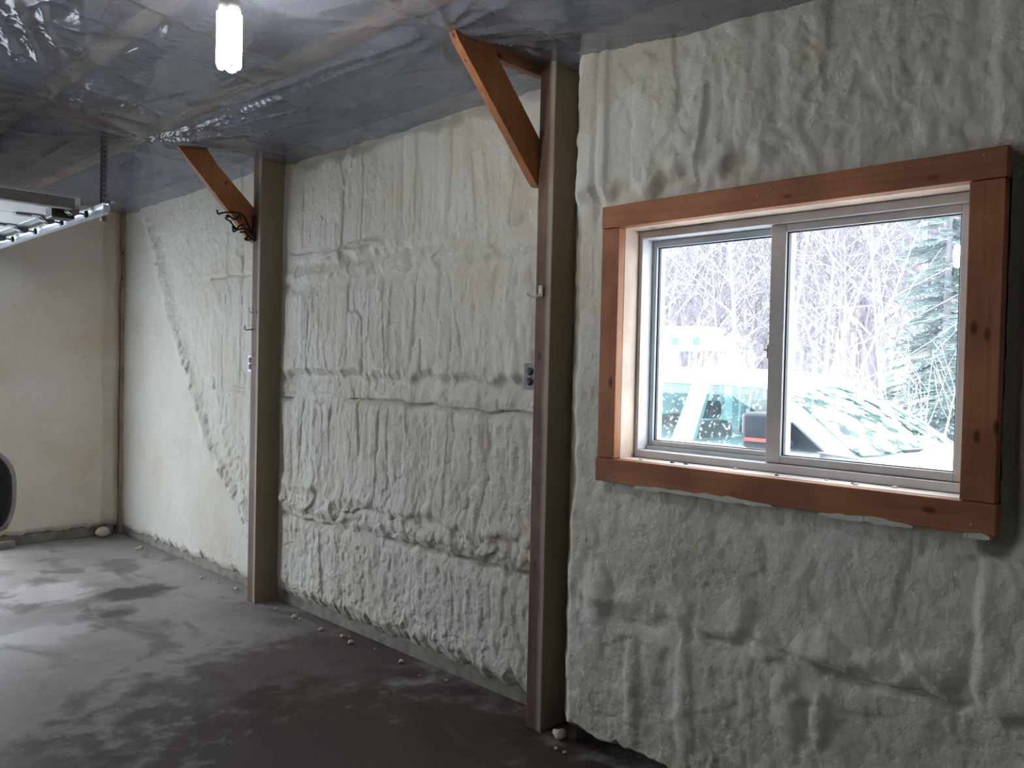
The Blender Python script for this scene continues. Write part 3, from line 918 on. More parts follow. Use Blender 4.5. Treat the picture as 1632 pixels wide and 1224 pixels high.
# vinyl outer frame
vx0, vx1 = 2.578, 2.735
fw = 0.040
fr = empty('vinyl_frame', (2.62, 1.33, iz0), None)
fr.parent = W
fr.location = Vector((2.62, 1.33, iz0)) - W.location
def vbox(name, *a, mat='vinyl', parent=None, bev=0.003):
    return box(name, *a, M[mat], parent, bev)
vbox('frame_head', vx0, vx1, iy0 + 0.001, iy1 - 0.001, iz1 - 0.030, iz1 - 0.001, parent=fr)
vbox('frame_sill', vx0, vx1, iy0 + 0.001, iy1 - 0.001, iz0, iz0 + 0.028, parent=fr)
vbox('frame_jamb', vx0, vx1, iy1 - 0.017, iy1 - 0.001, iz0 + 0.028, iz1 - 0.030, parent=fr)
vbox('frame_jamb', vx0, vx1, iy0 + 0.001, iy0 + 0.022, iz0 + 0.028, iz1 - 0.030, parent=fr)
vbox('track_rail', 2.632, 2.640, iy0 + 0.022, iy1 - 0.017, iz0 + 0.026, iz0 + 0.042, mat='alu', parent=fr, bev=0.001)
def sash(y0, y1, z0, z1, x0, x1, sl, sr, st, sb, mat, label):
    s = empty('sash', ((x0 + x1) / 2, (y0 + y1) / 2, z0))
    s.parent = W
    s.location = s.location - W.location
    s['label'] = label
    vbox('stile', x0, x1, y1 - sl, y1, z0, z1, mat=mat, parent=s)
    vbox('stile', x0, x1, y0, y0 + sr, z0, z1, mat='vinyl', parent=s)
    vbox('rail', x0 + 0.0005, x1 - 0.0005, y0 + sr, y1 - sl, z1 - st, z1, mat=mat, parent=s)
    vbox('rail', x0 + 0.0005, x1 - 0.0005, y0 + sr, y1 - sl, z0, z0 + sb, mat='vinyl', parent=s)
    xm = x0 + 0.016
    gb = bmesh.new()
    for (a, b_, c, d) in ((y0 + sr, y0 + sr + 0.005, z0 + sb, z1 - st), (y1 - sl - 0.005, y1 - sl, z0 + sb, z1 - st),
                          (y0 + sr, y1 - sl, z0 + sb, z0 + sb + 0.003), (y0 + sr, y1 - sl, z1 - st - 0.004, z1 - st)):
        add_box(gb, xm - 0.004, xm + 0.008, a, b_, c, d)
    obj('gasket', gb, M['gasket'], s)
    box('pane', xm, xm + 0.004, y0 + sr, y1 - sl, z0 + sb, z1 - st, M['pane'], s)
    return s
zt, zb_ = iz1 - 0.030, iz0 + 0.028
s1 = sash(1.338, iy1 - 0.017, zb_, zt, 2.645, 2.680, 0.020, 0.036, 0.026, 0.034, 'alu', 'left sliding sash of the window')
s2 = sash(iy0 + 0.022, 1.388, zb_ + 0.002, zt, 2.598, 2.631, 0.054, 0.040, 0.026, 0.026, 'vinyl', 'right sash of the window')
# latch on the meeting stile
lt = box('latch', 2.604, 2.640, 1.388, 1.396, 1.545, 1.592, M['darksteel'], s2, 0.002)
box('latch_lever', 2.612, 2.624, 1.390, 1.412, 1.572, 1.578, M['darksteel'], s2, 0.001)
# crust of foam along the lower edge of the sill casing
for (ya, yb, amp) in ((1.28, 1.82, 0.026), (0.85, 1.12, 0.016), (0.655, 0.72, 0.022)):
    n_ = 28
    yy_ = np.linspace(ya, yb, n_)
    tp = 1.074 + amp * np.sin(np.linspace(0, PI, n_)) * vn(yy_ * 30, 0.4, 611) * (0.4 + vn(yy_ * 9, 0.4, 613))
    bt = 1.070 - 0.010 * vn(yy_ * 40, 0.4, 615)
    poly = [(float(a), float(b)) for a, b in zip(yy_, bt)] + [(float(a), float(b)) for a, b in zip(yy_[::-1], tp[::-1])]
    cr = prism('foam_crust', poly, 'x', 2.446, 2.47, M['foam'], W)
    cr['label'] = 'crust of cream foam on the lower casing edge'
for (yy, zz) in ((1.315, 2.085), (1.36, 2.068), (1.70, 1.118), (0.70, 2.09), (0.70, 1.10)):
    lathe('screw_head', [(0.001, -0.0018), (0.0035, -0.001), (0.0035, 0.002)], (2.450, yy, zz), M['steel'], W, 10, 'x')
# crumbs and dead flies on the sill
for k in range(10):
    rr = random.Random(k)
    yy = iy0 + 0.06 + rr.random() * (iy1 - iy0 - 0.1)
    bm = bmesh.new()
    bmesh.ops.create_icosphere(bm, subdivisions=1, radius=0.004 + 0.003 * rr.random(), matrix=Matrix.Translation((2.505 + 0.06 * rr.random(), yy, iz0 + 0.001)) @ Matrix.Diagonal((1.3, 1.6, 0.7, 1)))
    tag(obj('sill_crumb', bm, M['foam_crumb'] if k % 3 else M['gasket']), 'tiny crumb of debris lying on the window sill board', 'debris', 'crumbs on the window sill')

# ------------------------------------------------------------------ lamp
def ceiling_lamp(lx, ly, label):
    L = empty('ceiling_lamp', (lx, ly, 2.41))
    tag(L, label, 'lamp')
    lathe('lampholder', [(0.055, 2.752), (0.055, 2.74), (0.03, 2.73), (0.024, 2.66), (0.022, 2.648)][::-1], (lx, ly, 0), M['porcelain'], L, 24)
    lathe('ballast', [(0.018, 2.65), (0.022, 2.64), (0.034, 2.625), (0.035, 2.595), (0.028, 2.585)][::-1], (lx, ly, 0), M['white_plastic'], L, 24)
    for k in range(4):
        a = PI / 4 + k * PI / 2
        ca, sa = math.cos(a), math.sin(a)
        ox, oy = lx + 0.026 * ca, ly + 0.026 * sa
        tx, ty = -sa * 0.0135, ca * 0.0135
        U = [(ox + tx, oy + ty, 2.588), (ox + tx, oy + ty, 2.435)]
        for q in range(1, 6):
            an = PI * q / 6
            U.append((ox + tx * math.cos(an), oy + ty * math.cos(an), 2.435 - 0.0135 * math.sin(an)))
        U += [(ox - tx, oy - ty, 2.435), (ox - tx, oy - ty, 2.588)]
        tube('fluorescent_tube', U, 0.0095, M['tube'], L, 10)
ceiling_lamp(1.203, 2.512, 'lit compact fluorescent bulb hanging in a brown lampholder')
# the second bulb of the row shows only as a reflection in the right window pane
ceiling_lamp(-2.26, 2.30, 'second lit bulb of the row, reflected in the right window pane')

# ------------------------------------------------------------------ overhead garage door, rolled up under the ceiling
G = empty('garage_door', (0.43, 6.0, 2.30))
tag(G, 'white sectional overhead door rolled open under the ceiling', 'garage door')
dz = 2.335
for k in range(4):
    a = 4.97 + k * 0.535
    s = box('door_section', -0.66, 1.535, a + 0.003, a + 0.532, dz, dz + 0.045, M['doorskin'], G, 0.006)
    box('end_stile', 1.475, 1.534, a + 0.006, a + 0.529, dz - 0.004, dz, M['steel'], s, 0.001)
st = box('stiffening_strut', -0.66, 1.50, 4.955, 5.02, dz - 0.022, dz + 0.035, M['strut'], G, 0.004)
box('top_roller_bracket', 1.43, 1.55, 5.12, 5.24, dz - 0.055, dz + 0.01, M['blackplastic'], G, 0.006)
for k, yy in enumerate((5.06, 5.50, 6.04, 6.575, 7.10)):
    h = box('hinge', 1.42, 1.54, yy - 0.045, yy + 0.045, dz - 0.010, dz - 0.004, M['steel'], G, 0.002)
    bm = bmesh.new()
    add_prism(bm, [(1.46, dz - 0.006), (1.545, dz - 0.006), (1.545, dz - 0.04), (1.51, dz - 0.045)], 'y', yy - 0.025, yy - 0.02)
    add_prism(bm, [(1.46, dz - 0.006), (1.545, dz - 0.006), (1.545, dz - 0.04), (1.51, dz - 0.045)], 'y', yy + 0.02, yy + 0.025)
    obj('hinge_cheek', bm, M['darksteel'], h)
    rl = tube('roller_stem', [(1.48, yy, dz - 0.028), (1.60, yy, dz - 0.028)], 0.006, M['steel'], G)
    lathe('roller_wheel', [(0.015, -0.007), (0.022, -0.006), (0.022, 0.006), (0.015, 0.007)], (1.590, yy, dz - 0.028), M['blackplastic'], rl, 18, 'x')
    box('hinge_leaf', 1.34, 1.43, yy - 0.03, yy + 0.03, dz - 0.012, dz - 0.003, M['darksteel'], h, 0.002)
T = empty('door_track', (1.61, 6.0, 2.28))
tag(T, 'galvanised steel horizontal track of the overhead door', 'track')
tz = 2.307
bm = bmesh.new()
prof = [(1.577, tz - 0.028), (1.577, tz - 0.024), (1.606, tz - 0.026), (1.612, tz - 0.014), (1.612, tz + 0.014), (1.606, tz + 0.026), (1.577, tz + 0.024),
        (1.577, tz + 0.028), (1.608, tz + 0.030), (1.616, tz + 0.016), (1.616, tz - 0.016), (1.608, tz - 0.030)]
add_prism(bm, prof, 'y', 4.76, 7.36)
obj('track_channel', bm, M['steel'], T)
box('track_angle', 1.6165, 1.6195, 4.76, 7.36, tz - 0.016, tz + 0.045, M['steel'], T)
box('track_angle_flange', 1.6165, 1.65, 4.76, 7.36, tz + 0.042, tz + 0.045, M['steel'], T)
box('end_stop', 1.585, 1.612, 4.765, 4.772, tz - 0.02, tz + 0.02, M['steel'], T)
# perforated hanger strap from the truss
H_ = empty('hanger_strap', (1.60, 4.87, 2.25))
tag(H_, 'dark perforated steel angle hanging the door track from the ceiling', 'strap')
bm = bmesh.new()
add_box(bm, 1.6225, 1.6255, 4.90, 4.938, 2.262, 2.79)
bmesh.ops.delete(bm, geom=[], context='FACES')
obj('strap_leaf', bm, M['darksteel'], H_)
box('strap_leaf', 1.6255, 1.658, 4.935, 4.938, 2.262, 2.79, M['darksteel'], H_)
for k in range(17):
    z = 2.30 + k * 0.027
    lathe('punched_hole', [(0.0055, -0.0006), (0.0055, 0.0)], (1.6425, 4.935, z), M['gasket'], H_, 8, 'y', False)
lathe('track_bolt', [(0.011, 0), (0.011, 0.008)], (1.6255, 4.915, 2.275), M['darksteel'], H_, 6, 'x', False)

# ------------------------------------------------------------------ office chair at the left edge
C = empty('office_chair', (0.70, 4.85, 0))
tag(C, 'black office chair backrest with grey shell at the left edge', 'chair')
def back_shell(name, off, thick, mat, inset):
    nu, nv = 14, 18
    bm = bmesh.new()
    fr_, bk = [], []
    c, a = Vector((1.025, 5.02, 0.80)), math.radians(10)
    ux = Vector((math.cos(a), math.sin(a), 0))
    uy = Vector((-math.sin(a), math.cos(a), 0))
    for j in range(nv + 1):
        v = -1 + 2 * j / nv
        hw = (0.255 - inset) * (1 - abs(v + 0.10) ** 2.6 * 0.30)
        r0, r1 = [], []
        for i in range(nu + 1):
            u = -1 + 2 * i / nu
            hh = (0.250 - inset) * (1 - (0.28 if v > 0 else 0.05) * u * u)
            bow = -0.075 * u * u * 1.0 + 0.03 * v * v
            p = c + ux * (u * hw) + Vector((0, 0, v * hh)) - uy * bow
            r0.append(bm.verts.new(p + uy * off))
            r1.append(bm.verts.new(p + uy * (off + thick * (1 - 0.5 * max(abs(u), abs(v)) ** 4))))
        fr_.append(r0)
        bk.append(r1)
    for R_ in (fr_, bk):
        for j in range(nv):
            for i in range(nu):
                bm.faces.new((R_[j][i], R_[j][i + 1], R_[j + 1][i + 1], R_[j + 1][i]))
    ring0 = fr_[0] + [r[-1] for r in fr_[1:]] + fr_[-1][-2::-1] + [r[0] for r in fr_[-2:0:-1]]
    ring1 = bk[0] + [r[-1] for r in bk[1:]] + bk[-1][-2::-1] + [r[0] for r in bk[-2:0:-1]]
    for i in range(len(ring0)):
        bm.faces.new((ring0[i], ring0[(i + 1) % len(ring0)], ring1[(i + 1) % len(ring1)], ring1[i]))
    return obj(name, bm, mat, C, True)
back_shell('back_pad', -0.028, -0.03, M['fabric'], 0.026)
back_shell('back_shell', -0.030, 0.045, M['shell'], 0.0)
tube('back_bar', spline([(0.985, 5.07, 0.72), (0.93, 5.12, 0.58), (0.80, 5.08, 0.42), (0.72, 4.95, 0.40)], 5), 0.016, M['blackplastic'], C)
bm = bmesh.new()
add_box(bm, 0.48, 0.90, 4.62, 5.03, 0.42, 0.49, 0.03, 3)
obj('seat', bm, M['fabric'], C, True)
lathe('gas_column', [(0.03, 0.10), (0.03, 0.28), (0.018, 0.28), (0.018, 0.42)], (0.70, 4.85, 0), M['blackplastic'], C, 16)
for k in range(5):
    a = k * 2 * PI / 5 + 0.5
    e = (0.70 + 0.25 * math.cos(a), 4.85 + 0.25 * math.sin(a), 0.065)
    lg = tube('leg', [(0.70, 4.85, 0.115), e], [0.024, 0.015], M['blackplastic'], C)
    lathe('caster', [(0.018, -0.018), (0.027, -0.013), (0.027, 0.013), (0.018, 0.018)], (e[0], e[1], 0.0275), M['blackplastic'], lg, 16, 'x')

# ------------------------------------------------------------------ foam crumbs along the wall foot
def crumb(x, y, r, seed):
    bm = bmesh.new()
    bmesh.ops.create_icosphere(bm, subdivisions=2, radius=r)
    for v in bm.verts:
        n = mnoise.noise(v.co * (2.0 / r) * 0.6 + Vector((seed, 0, 0)))
        v.co *= 1 + 0.55 * n
        v.co.z *= 0.7
    zmin = min(v.co.z for v in bm.verts)
    for v in bm.verts: v.co += Vector((x, y, -zmin))
    return obj('foam_crumb', bm, M['foam_crumb'], None, True)
rr = random.Random(3)
for (y0, y1, n, where) in ((2.45, 4.6, 14, 'crumb of trimmed foam on the floor between the two posts'), (4.9, 6.9, 9, 'crumb of trimmed foam on the floor beyond the farther post'), (1.2, 2.2, 4, 'crumb of trimmed foam on the floor below the window')):
    for k in range(n):
        y = y0 + (y1 - y0) * rr.random()
        r = 0.006 + 0.010 * rr.random() ** 2
        x = (2.565 if y > 2.3 else 2.44) - 0.09 * rr.random() ** 2 - r
        tag(crumb(x, y, r, rr.random() * 50), where, 'debris', where.replace('crumb', 'crumbs'))
tag(crumb(2.44, 7.26, 0.055, 4.4), 'large cream chunk of foam lying in the far corner', 'debris')
tag(crumb(2.50, 2.20, 0.028, 9.4), 'cream foam lump at the foot of the nearer post', 'debris')
tag(box('wood_offcut', 1.60, 1.80, 7.27, 7.33, 0.0, 0.055, M['plate'], None, 0.004), 'grey offcut of lumber lying against the far wall', 'offcut')

# ------------------------------------------------------------------ outdoors
GZ = -0.40
def ground():
    xs = np.concatenate([np.linspace(-60, 2.9, 12), np.linspace(3.4, 30, 70), np.linspace(32, 120, 30)])
    ys = np.linspace(-60, 110, 120)
    X, Y = np.meshgrid(xs, ys)
    Z = GZ + 0.10 * (fbm(X * 0.5, Y * 0.5, 601, 3) - 0.5) * sstep(7.8, 11, X) + 0.9 * sstep(20, 60, X)
    inside = (X > -4.6) & (X < 3.1) & (Y > -3.6) & (Y < 8.0)
    Z = np.where(inside, GZ - 0.05, Z)
    return grid_mesh('ground', X, Y, Z, M['snow'], None)
tag(ground(), 'snow covered ground outside the window', kind='structure')

# ---- white pickup truck, nose towards -Y
TX0, TX1 = 5.60, 7.58
K = empty('pickup_truck', ((TX0 + TX1) / 2, 3.6, GZ))
tag(K, 'white snow-dusted pickup truck parked outside the window', 'truck')
def loft(name, secs, mat, parent, smooth=True, cap=True):
    # secs: list of rings (lists of 3D points, same count)
    bm = bmesh.new()
    R_ = [[bm.verts.new(p) for p in s] for s in secs]
    n = len(R_[0])
    for a, b_ in zip(R_[:-1], R_[1:]):
        for i in range(n):
            bm.faces.new((a[i], a[(i + 1) % n], b_[(i + 1) % n], b_[i]))
    if cap:
        bm.faces.new(R_[0][::-1])
        bm.faces.new(R_[-1])
    o = obj(name, bm, mat, parent, smooth)
    if smooth:
        m = o.modifiers.new('bevel_normals', 'WEIGHTED_NORMAL')
    return o
def body_ring(y, x0, x1, zb, zt, crown, rnd):
    # rounded body section: from near sill up, across, down
    pts = []
    pts += [(x0 + 0.06, y, zb), (x0 + 0.01, y, zb + 0.10), (x0, y, (zb + zt) / 2), (x0 + 0.025, y, zt - rnd)]
    for q in (0.25, 0.5, 0.75, 1.0):
        a = q * PI / 2
        pts.append((x0 + 0.025 + rnd * (1 - math.cos(a)), y, zt - rnd + rnd * math.sin(a)))
    for s in (0.25, 0.5, 0.75):
        xx = x0 + 0.025 + rnd + (x1 - x0 - 2 * (0.025 + rnd)) * s
        pts.append((xx, y, zt + crown * (1 - (2 * s - 1) ** 2)))
    for q in (1.0, 0.75, 0.5, 0.25):
        a = q * PI / 2
        pts.append((x1 - 0.025 - rnd * (1 - math.cos(a)), y, zt - rnd + rnd * math.sin(a)))
    pts += [(x1 - 0.025, y, zt - rnd), (x1, y, (zb + zt) / 2), (x1 - 0.01, y, zb + 0.10), (x1 - 0.06, y, zb)]
    return pts
zs0 = GZ + 0.42
loft('front_body', [body_ring(y, TX0 + i, TX1 - i, zb, zt, cr, rd_) for (y, i, zb, zt, cr, rd_) in
     ((0.42, 0.16, zs0 + 0.15, 0.70, 0.03, 0.06), (0.50, 0.07, zs0 + 0.05, 0.80, 0.04, 0.08), (0.75, 0.02, zs0, 0.86, 0.06, 0.09), (1.4, 0.0, zs0, 0.90, 0.08, 0.10), (2.05, 0.0, zs0, 0.925, 0.08, 0.10), (2.60, 0.0, zs0, 0.94, 0.03, 0.06))], M['paint'], K)
loft('cab_body', [body_ring(y, TX0, TX1, zs0, zt, 0.0, 0.05) for (y, zt) in ((2.60, 0.945), (3.6, 0.95), (5.20, 0.955), (5.45, 0.955))], M['paint'], K)
# cargo bed
bm = bmesh.new()
add_box(bm, TX0 + 0.01, TX0 + 0.13, 5.50, 7.55, zs0 + 0.05, 0.93, 0.03)
add_box(bm, TX1 - 0.13, TX1 - 0.01, 5.50, 7.55, zs0 + 0.05, 0.93, 0.03)
add_box(bm, TX0 + 0.10, TX1 - 0.10, 7.45, 7.55, zs0 + 0.05, 0.92, 0.02)
add_box(bm, TX0 + 0.10, TX1 - 0.10, 5.50, 5.58, zs0 + 0.05, 0.92, 0.02)
add_box(bm, TX0 + 0.10, TX1 - 0.10, 5.50, 7.50, zs0 + 0.05, 0.40, 0.02)
obj('cargo_bed', bm, M['paint'], K)
# roof shell
def roof_ring(y, x0, x1, z, crown):
    pts = []
    n = 12
    for k in range(n + 1):
        s = k / n
        e = (2 * s - 1)
        pts.append((x0 + (x1 - x0) * s, y, z + crown * (1 - abs(e) ** 3.0)))
    for k in range(n, -1, -1):
        s = k / n
        e = (2 * s - 1)
        pts.append((x0 + (x1 - x0) * s, y, z - 0.035 + (crown - 0.015) * (1 - abs(e) ** 3.0)))
    return pts
loft('cab_roof', [roof_ring(y, TX0 + i, TX1 - i, z, c) for (y, i, z, c) in
     ((2.98, 0.23, 1.37, 0.035), (3.10, 0.215, 1.405, 0.055), (3.4, 0.20, 1.425, 0.075), (4.1, 0.20, 1.43, 0.085), (4.8, 0.20, 1.42, 0.08), (5.12, 0.22, 1.385, 0.05))], M['paint'], K)
# snow lying on the roof
loft('roof_snow', [roof_ring(y, TX0 + i, TX1 - i, z, c) for (y, i, z, c) in
     ((3.10, 0.34, 1.435, 0.04), (3.25, 0.28, 1.458, 0.055), (3.9, 0.26, 1.475, 0.065), (4.7, 0.27, 1.468, 0.06), (5.0, 0.32, 1.44, 0.04))], M['snow'], K)
# pillars: beltline (y,z) to roof edge
def pillar(name, side, a0, a1, b0, b1, mat=None, th=0.05):
    # a: beltline y range, b: roof y range (z at the roof)
    xa = TX0 + 0.035 if side < 0 else TX1 - 0.035
    xb = TX0 + 0.215 if side < 0 else TX1 - 0.215
    d = th if side < 0 else -th
    q = [(xa, a0[0], a0[1]), (xa, a1[0], a1[1]), (xb, b1[0], b1[1]), (xb, b0[0], b0[1])]
    bm = bmesh.new()
    A = [bm.verts.new(p) for p in q]
    B = [bm.verts.new((p[0] + d, p[1], p[2])) for p in q]
    bm.faces.new(A); bm.faces.new(B[::-1])
    for i in range(4): bm.faces.new((A[i], A[(i + 1) % 4], B[(i + 1) % 4], B[i]))
    return obj(name, bm, mat or M['paint'], K)
for sd in (-1, 1):
    pillar('a_pillar', sd, (2.33, 0.93), (2.62, 0.945), (3.00, 1.37), (3.14, 1.405))
    pillar('b_pillar', sd, (3.64, 0.94), (3.84, 0.94), (3.60, 1.425), (3.76, 1.425))
    pillar('c_pillar', sd, (4.86, 0.94), (5.40, 0.95), (4.74, 1.42), (5.14, 1.39))
    pillar('front_side_window', sd, (2.60, 0.945), (3.65, 0.945), (3.12, 1.402), (3.61, 1.424), M['truckglass'], 0.008)
    pillar('rear_side_window', sd, (3.83, 0.945), (4.87, 0.945), (3.75, 1.424), (4.75, 1.42), M['truckglass'], 0.008)
    # black drip rail above the side glass
    xr = (TX0 + 0.205) if sd < 0 else (TX1 - 0.205)
    tube('drip_rail', spline([(xr, 3.05, 1.372), (xr, 3.25, 1.402), (xr, 3.7, 1.42), (xr, 4.74, 1.416)], 5), 0.009, M['paint'], K)
# windshield and back glass
def sheet(name, rows_, th, mat):
    bm = bmesh.new()
    A = [[bm.verts.new(p) for p in r] for r in rows_]
    B = [[bm.verts.new((p[0], p[1] + th, p[2] - th)) for p in r] for r in rows_]
    for G_ in (A, B):
        for r0, r1 in zip(G_[:-1], G_[1:]):
            for i in range(len(r0) - 1): bm.faces.new((r0[i], r0[i + 1], r1[i + 1], r1[i]))
    ra = A[0] + [r[-1] for r in A[1:]] + A[-1][-2::-1] + [r[0] for r in A[-2:0:-1]]
    rb = B[0] + [r[-1] for r in B[1:]] + B[-1][-2::-1] + [r[0] for r in B[-2:0:-1]]
    for i in range(len(ra)): bm.faces.new((ra[i], ra[(i + 1) % len(ra)], rb[(i + 1) % len(rb)], rb[i]))
    return obj(name, bm, mat, K, True)
rows_ = []
for j in range(9):
    t_ = j / 8
    r = []
    for i in range(13):
        s = -1 + i / 6
        xa = (TX0 + TX1) / 2 + s * ((TX1 - TX0) / 2 - 0.05 - 0.175 * t_)
        y = (2.08 + 0.26 * s * s) * (1 - t_) + (2.93 + 0.08 * s * s) * t_
        z = 0.945 + (0.46 - 0.03 * s * s) * t_ + 0.035 * math.sin(PI * t_) + 0.03 * (1 - s * s) * (1 - t_)
        r.append((xa, y, z))
    rows_.append(r)
sheet('windshield', rows_, 0.006, M['windshield'])
rows_ = [[((TX0 + TX1) / 2 + s * (0.9 - 0.15 * t_), 5.40 - 0.28 * t_, 0.95 + 0.45 * t_) for s in (-1, -0.5, 0, 0.5, 1)] for t_ in (0, 0.5, 1)]
sheet('back_window', rows_, 0.006, M['truckglass'])
# dark interior: seats and dash
for xs_ in (TX0 + 0.55, TX1 - 0.55):
    sb = box('front_seat_back', xs_ - 0.26, xs_ + 0.26, 3.72, 3.90, 0.45, 1.08, M['interior'], K, 0.05)
    box('headrest', xs_ - 0.14, xs_ + 0.14, 3.76, 3.86, 1.10, 1.25, M['interior'], sb, 0.04)
box('rear_seat_back', TX0 + 0.2, TX1 - 0.2, 4.75, 4.92, 0.45, 1.06, M['interior'], K, 0.05)
box('dashboard', TX0 + 0.12, TX1 - 0.12, 2.35, 2.75, 0.70, 0.95, M['interior'], K, 0.04)
# door mirror with red signal
bm = bmesh.new()
add_box(bm, 5.29, 5.52, 2.76, 3.02, 0.96, 1.22, 0.04, 3)
mh = obj('door_mirror', bm, M['mirror_black'], K, True)
box('signal_lens', 5.284, 5.292, 2.82, 2.99, 1.015, 1.040, M['redlamp'], mh, 0.003)
box('mirror_glass', 5.32, 5.50, 3.018, 3.024, 1.07, 1.20, M['steel'], mh, 0.002)
tube('mirror_arm', [(5.50, 2.86, 1.02), (5.66, 2.76, 0.99)], 0.03, M['mirror_black'], mh)
prism('sail_panel', [(2.56, 0.955), (2.84, 0.955), (2.84, 1.12), (2.80, 1.15)], 'x', TX0 + 0.01, TX0 + 0.05, M['mirror_black'], K, 0.004)
for xs_ in (-1, 1):
    xw = (TX0 + TX1) / 2 + xs_ * 0.45
    tube('wiper', [(xw - 0.3, 2.10, 0.985), (xw + 0.05, 2.05, 0.985), (xw + 0.34, 2.12, 0.99)], 0.012, M['mirror_black'], K, 6)
box('front_bumper', TX0 + 0.05, TX1 - 0.05, 0.28, 0.44, GZ + 0.42, GZ + 0.66, M['darksteel'], K, 0.04, 3)
box('grille', TX0 + 0.45, TX1 - 0.45, 0.395, 0.43, GZ + 0.72, 0.66, M['mirror_black'], K, 0.02)
for xs_ in (TX0 + 0.28, TX1 - 0.28):
    box('headlamp', xs_ - 0.15, xs_ + 0.15, 0.40, 0.46, 0.40, 0.64, M['steel'], K, 0.02)
for yw in (1.35, 6.45):
    for xs_ in (TX0 + 0.13, TX1 - 0.13):
        wh = lathe('wheel', [(0.20, -0.13), (0.38, -0.12), (0.40, -0.08), (0.40, 0.08), (0.38, 0.12), (0.20, 0.13)], (xs_, yw, GZ + 0.40), M['tyre'], K, 28, 'x')
        lathe('wheel_rim', [(0.05, -0.135), (0.22, -0.131), (0.22, 0.131), (0.05, 0.135)], (xs_, yw, GZ + 0.40), M['steel'], wh, 20, 'x')
for xs_ in (-0.5, 0.5):
    for yy in (0.9, 1.5):
        pass
# snow on the hood
loft('hood_snow', [roof_ring(y, TX0 + i, TX1 - i, z, c) for (y, i, z, c) in
     ((0.62, 0.30, 0.865, 0.03), (0.8, 0.20, 0.90, 0.05), (1.4, 0.16, 0.935, 0.075), (1.9, 0.16, 0.955, 0.08), (2.04, 0.2, 0.955, 0.06))], M['snow'], K)

# ---- white lift platform standing beyond the truck
Bq = empty('work_platform', (12.2, 8.55, GZ))
tag(Bq, 'snow covered white lift platform with teal panels beyond the truck', 'lift')
box('mast', 12.0, 12.4, 8.30, 8.85, GZ, 1.95, M['snow'], Bq, 0.05)
box('basket', 11.9, 12.7, 7.50, 8.75, 1.86, 2.12, M['paint'], Bq, 0.04)
box('snow_cap', 11.86, 12.74, 7.62, 8.85, 2.12, 2.26, M['snow'], Bq, 0.06, 3)
for y_, w_ in ((7.60, 0.12), (8.02, 0.13)):
    box('teal_panel', 11.885, 11.905, y_, y_ + w_, 1.93, 2.07, M['teal'], Bq, 0.004)
for z_ in (1.95, 2.06):
    box('dark_latch', 11.885, 11.905, 8.40, 8.44, z_, z_ + 0.04, M['gasket'], Bq, 0.004)
box('base', 11.4, 13.0, 7.9, 9.2, GZ, GZ + 0.5, M['paint'], Bq, 0.05)

# ---- trees
class TB:
    def __init__(s):
        s.v, s.f = [], []
    def limb(s, pts, rads, n=3):
        b0 = len(s.v)
        for i, (p, r) in enumerate(zip(pts, rads)):
            t = (pts[min(i + 1, len(pts) - 1)] - pts[max(i - 1, 0)])
            t.normalize()
            a = t.orthogonal().normalized()
            b = t.cross(a)
            for k in range(n):
                an = 2 * PI * k / n
                s.v.append(p + (a * math.cos(an) + b * math.sin(an)) * r)
        for i in range(len(pts) - 1):
            for k in range(n):
                s.f.append((b0 + i * n + k, b0 + i * n + (k + 1) % n, b0 + (i + 1) * n + (k + 1) % n, b0 + (i + 1) * n + k))
    def mesh(s, name, mat):
        me = bpy.data.meshes.new(name)
        me.from_pydata([tuple(v) for v in s.v], [], s.f)
        me.materials.append(mat)
        return me

def grow(tb, rnd, p, d, ln, r, lvl, maxlvl, nch, up=0.15, twist=0.25, spread=0.9, tmin=0.006):
    seg = 6 if lvl == 0 else 4 if lvl == 1 else 3
    pts, rads = [p.copy()], [r]
    d = d.normalized()
    q = p.copy()
    for k in range(seg):
        d = (d + Vector((rnd.uniform(-1, 1), rnd.uniform(-1, 1), rnd.uniform(-1, 1))) * twist * (0.35 if lvl == 0 else 0.7) + Vector((0, 0, up * (0.3 if lvl == 0 else 1)))).normalized()
        q = q + d * (ln / seg)
        pts.append(q.copy())
        rads.append(max(r * (1 - 0.85 * (k + 1) / seg), tmin))
    tb.limb(pts, rads, 5 if lvl == 0 else 3)
    if lvl < maxlvl:
        for k in range(nch[lvl]):
            t = (0.25 if lvl == 0 else 0.15) + (0.75 if lvl == 0 else 0.85) * (k + rnd.random()) / nch[lvl]
            f = t * seg
            i = min(int(f), seg - 1)
            bp = pts[i].lerp(pts[i + 1], f - i)
            ax = (pts[i + 1] - pts[i]).normalized()
            a = rnd.random() * 2 * PI
            o = ax.orthogonal().normalized()
            o = (Matrix.Rotation(a, 3, ax) @ o)
            nd = (ax * (1.0 - 0.35 * spread) + o * spread).normalized()
            grow(tb, rnd, bp, nd, ln * (0.42 if lvl == 0 else 0.5) * (1.15 - 0.6 * t) * rnd.uniform(0.8, 1.2), max(rads[i] * 0.5, tmin), lvl + 1, maxlvl, nch, up, twist, spread, tmin)

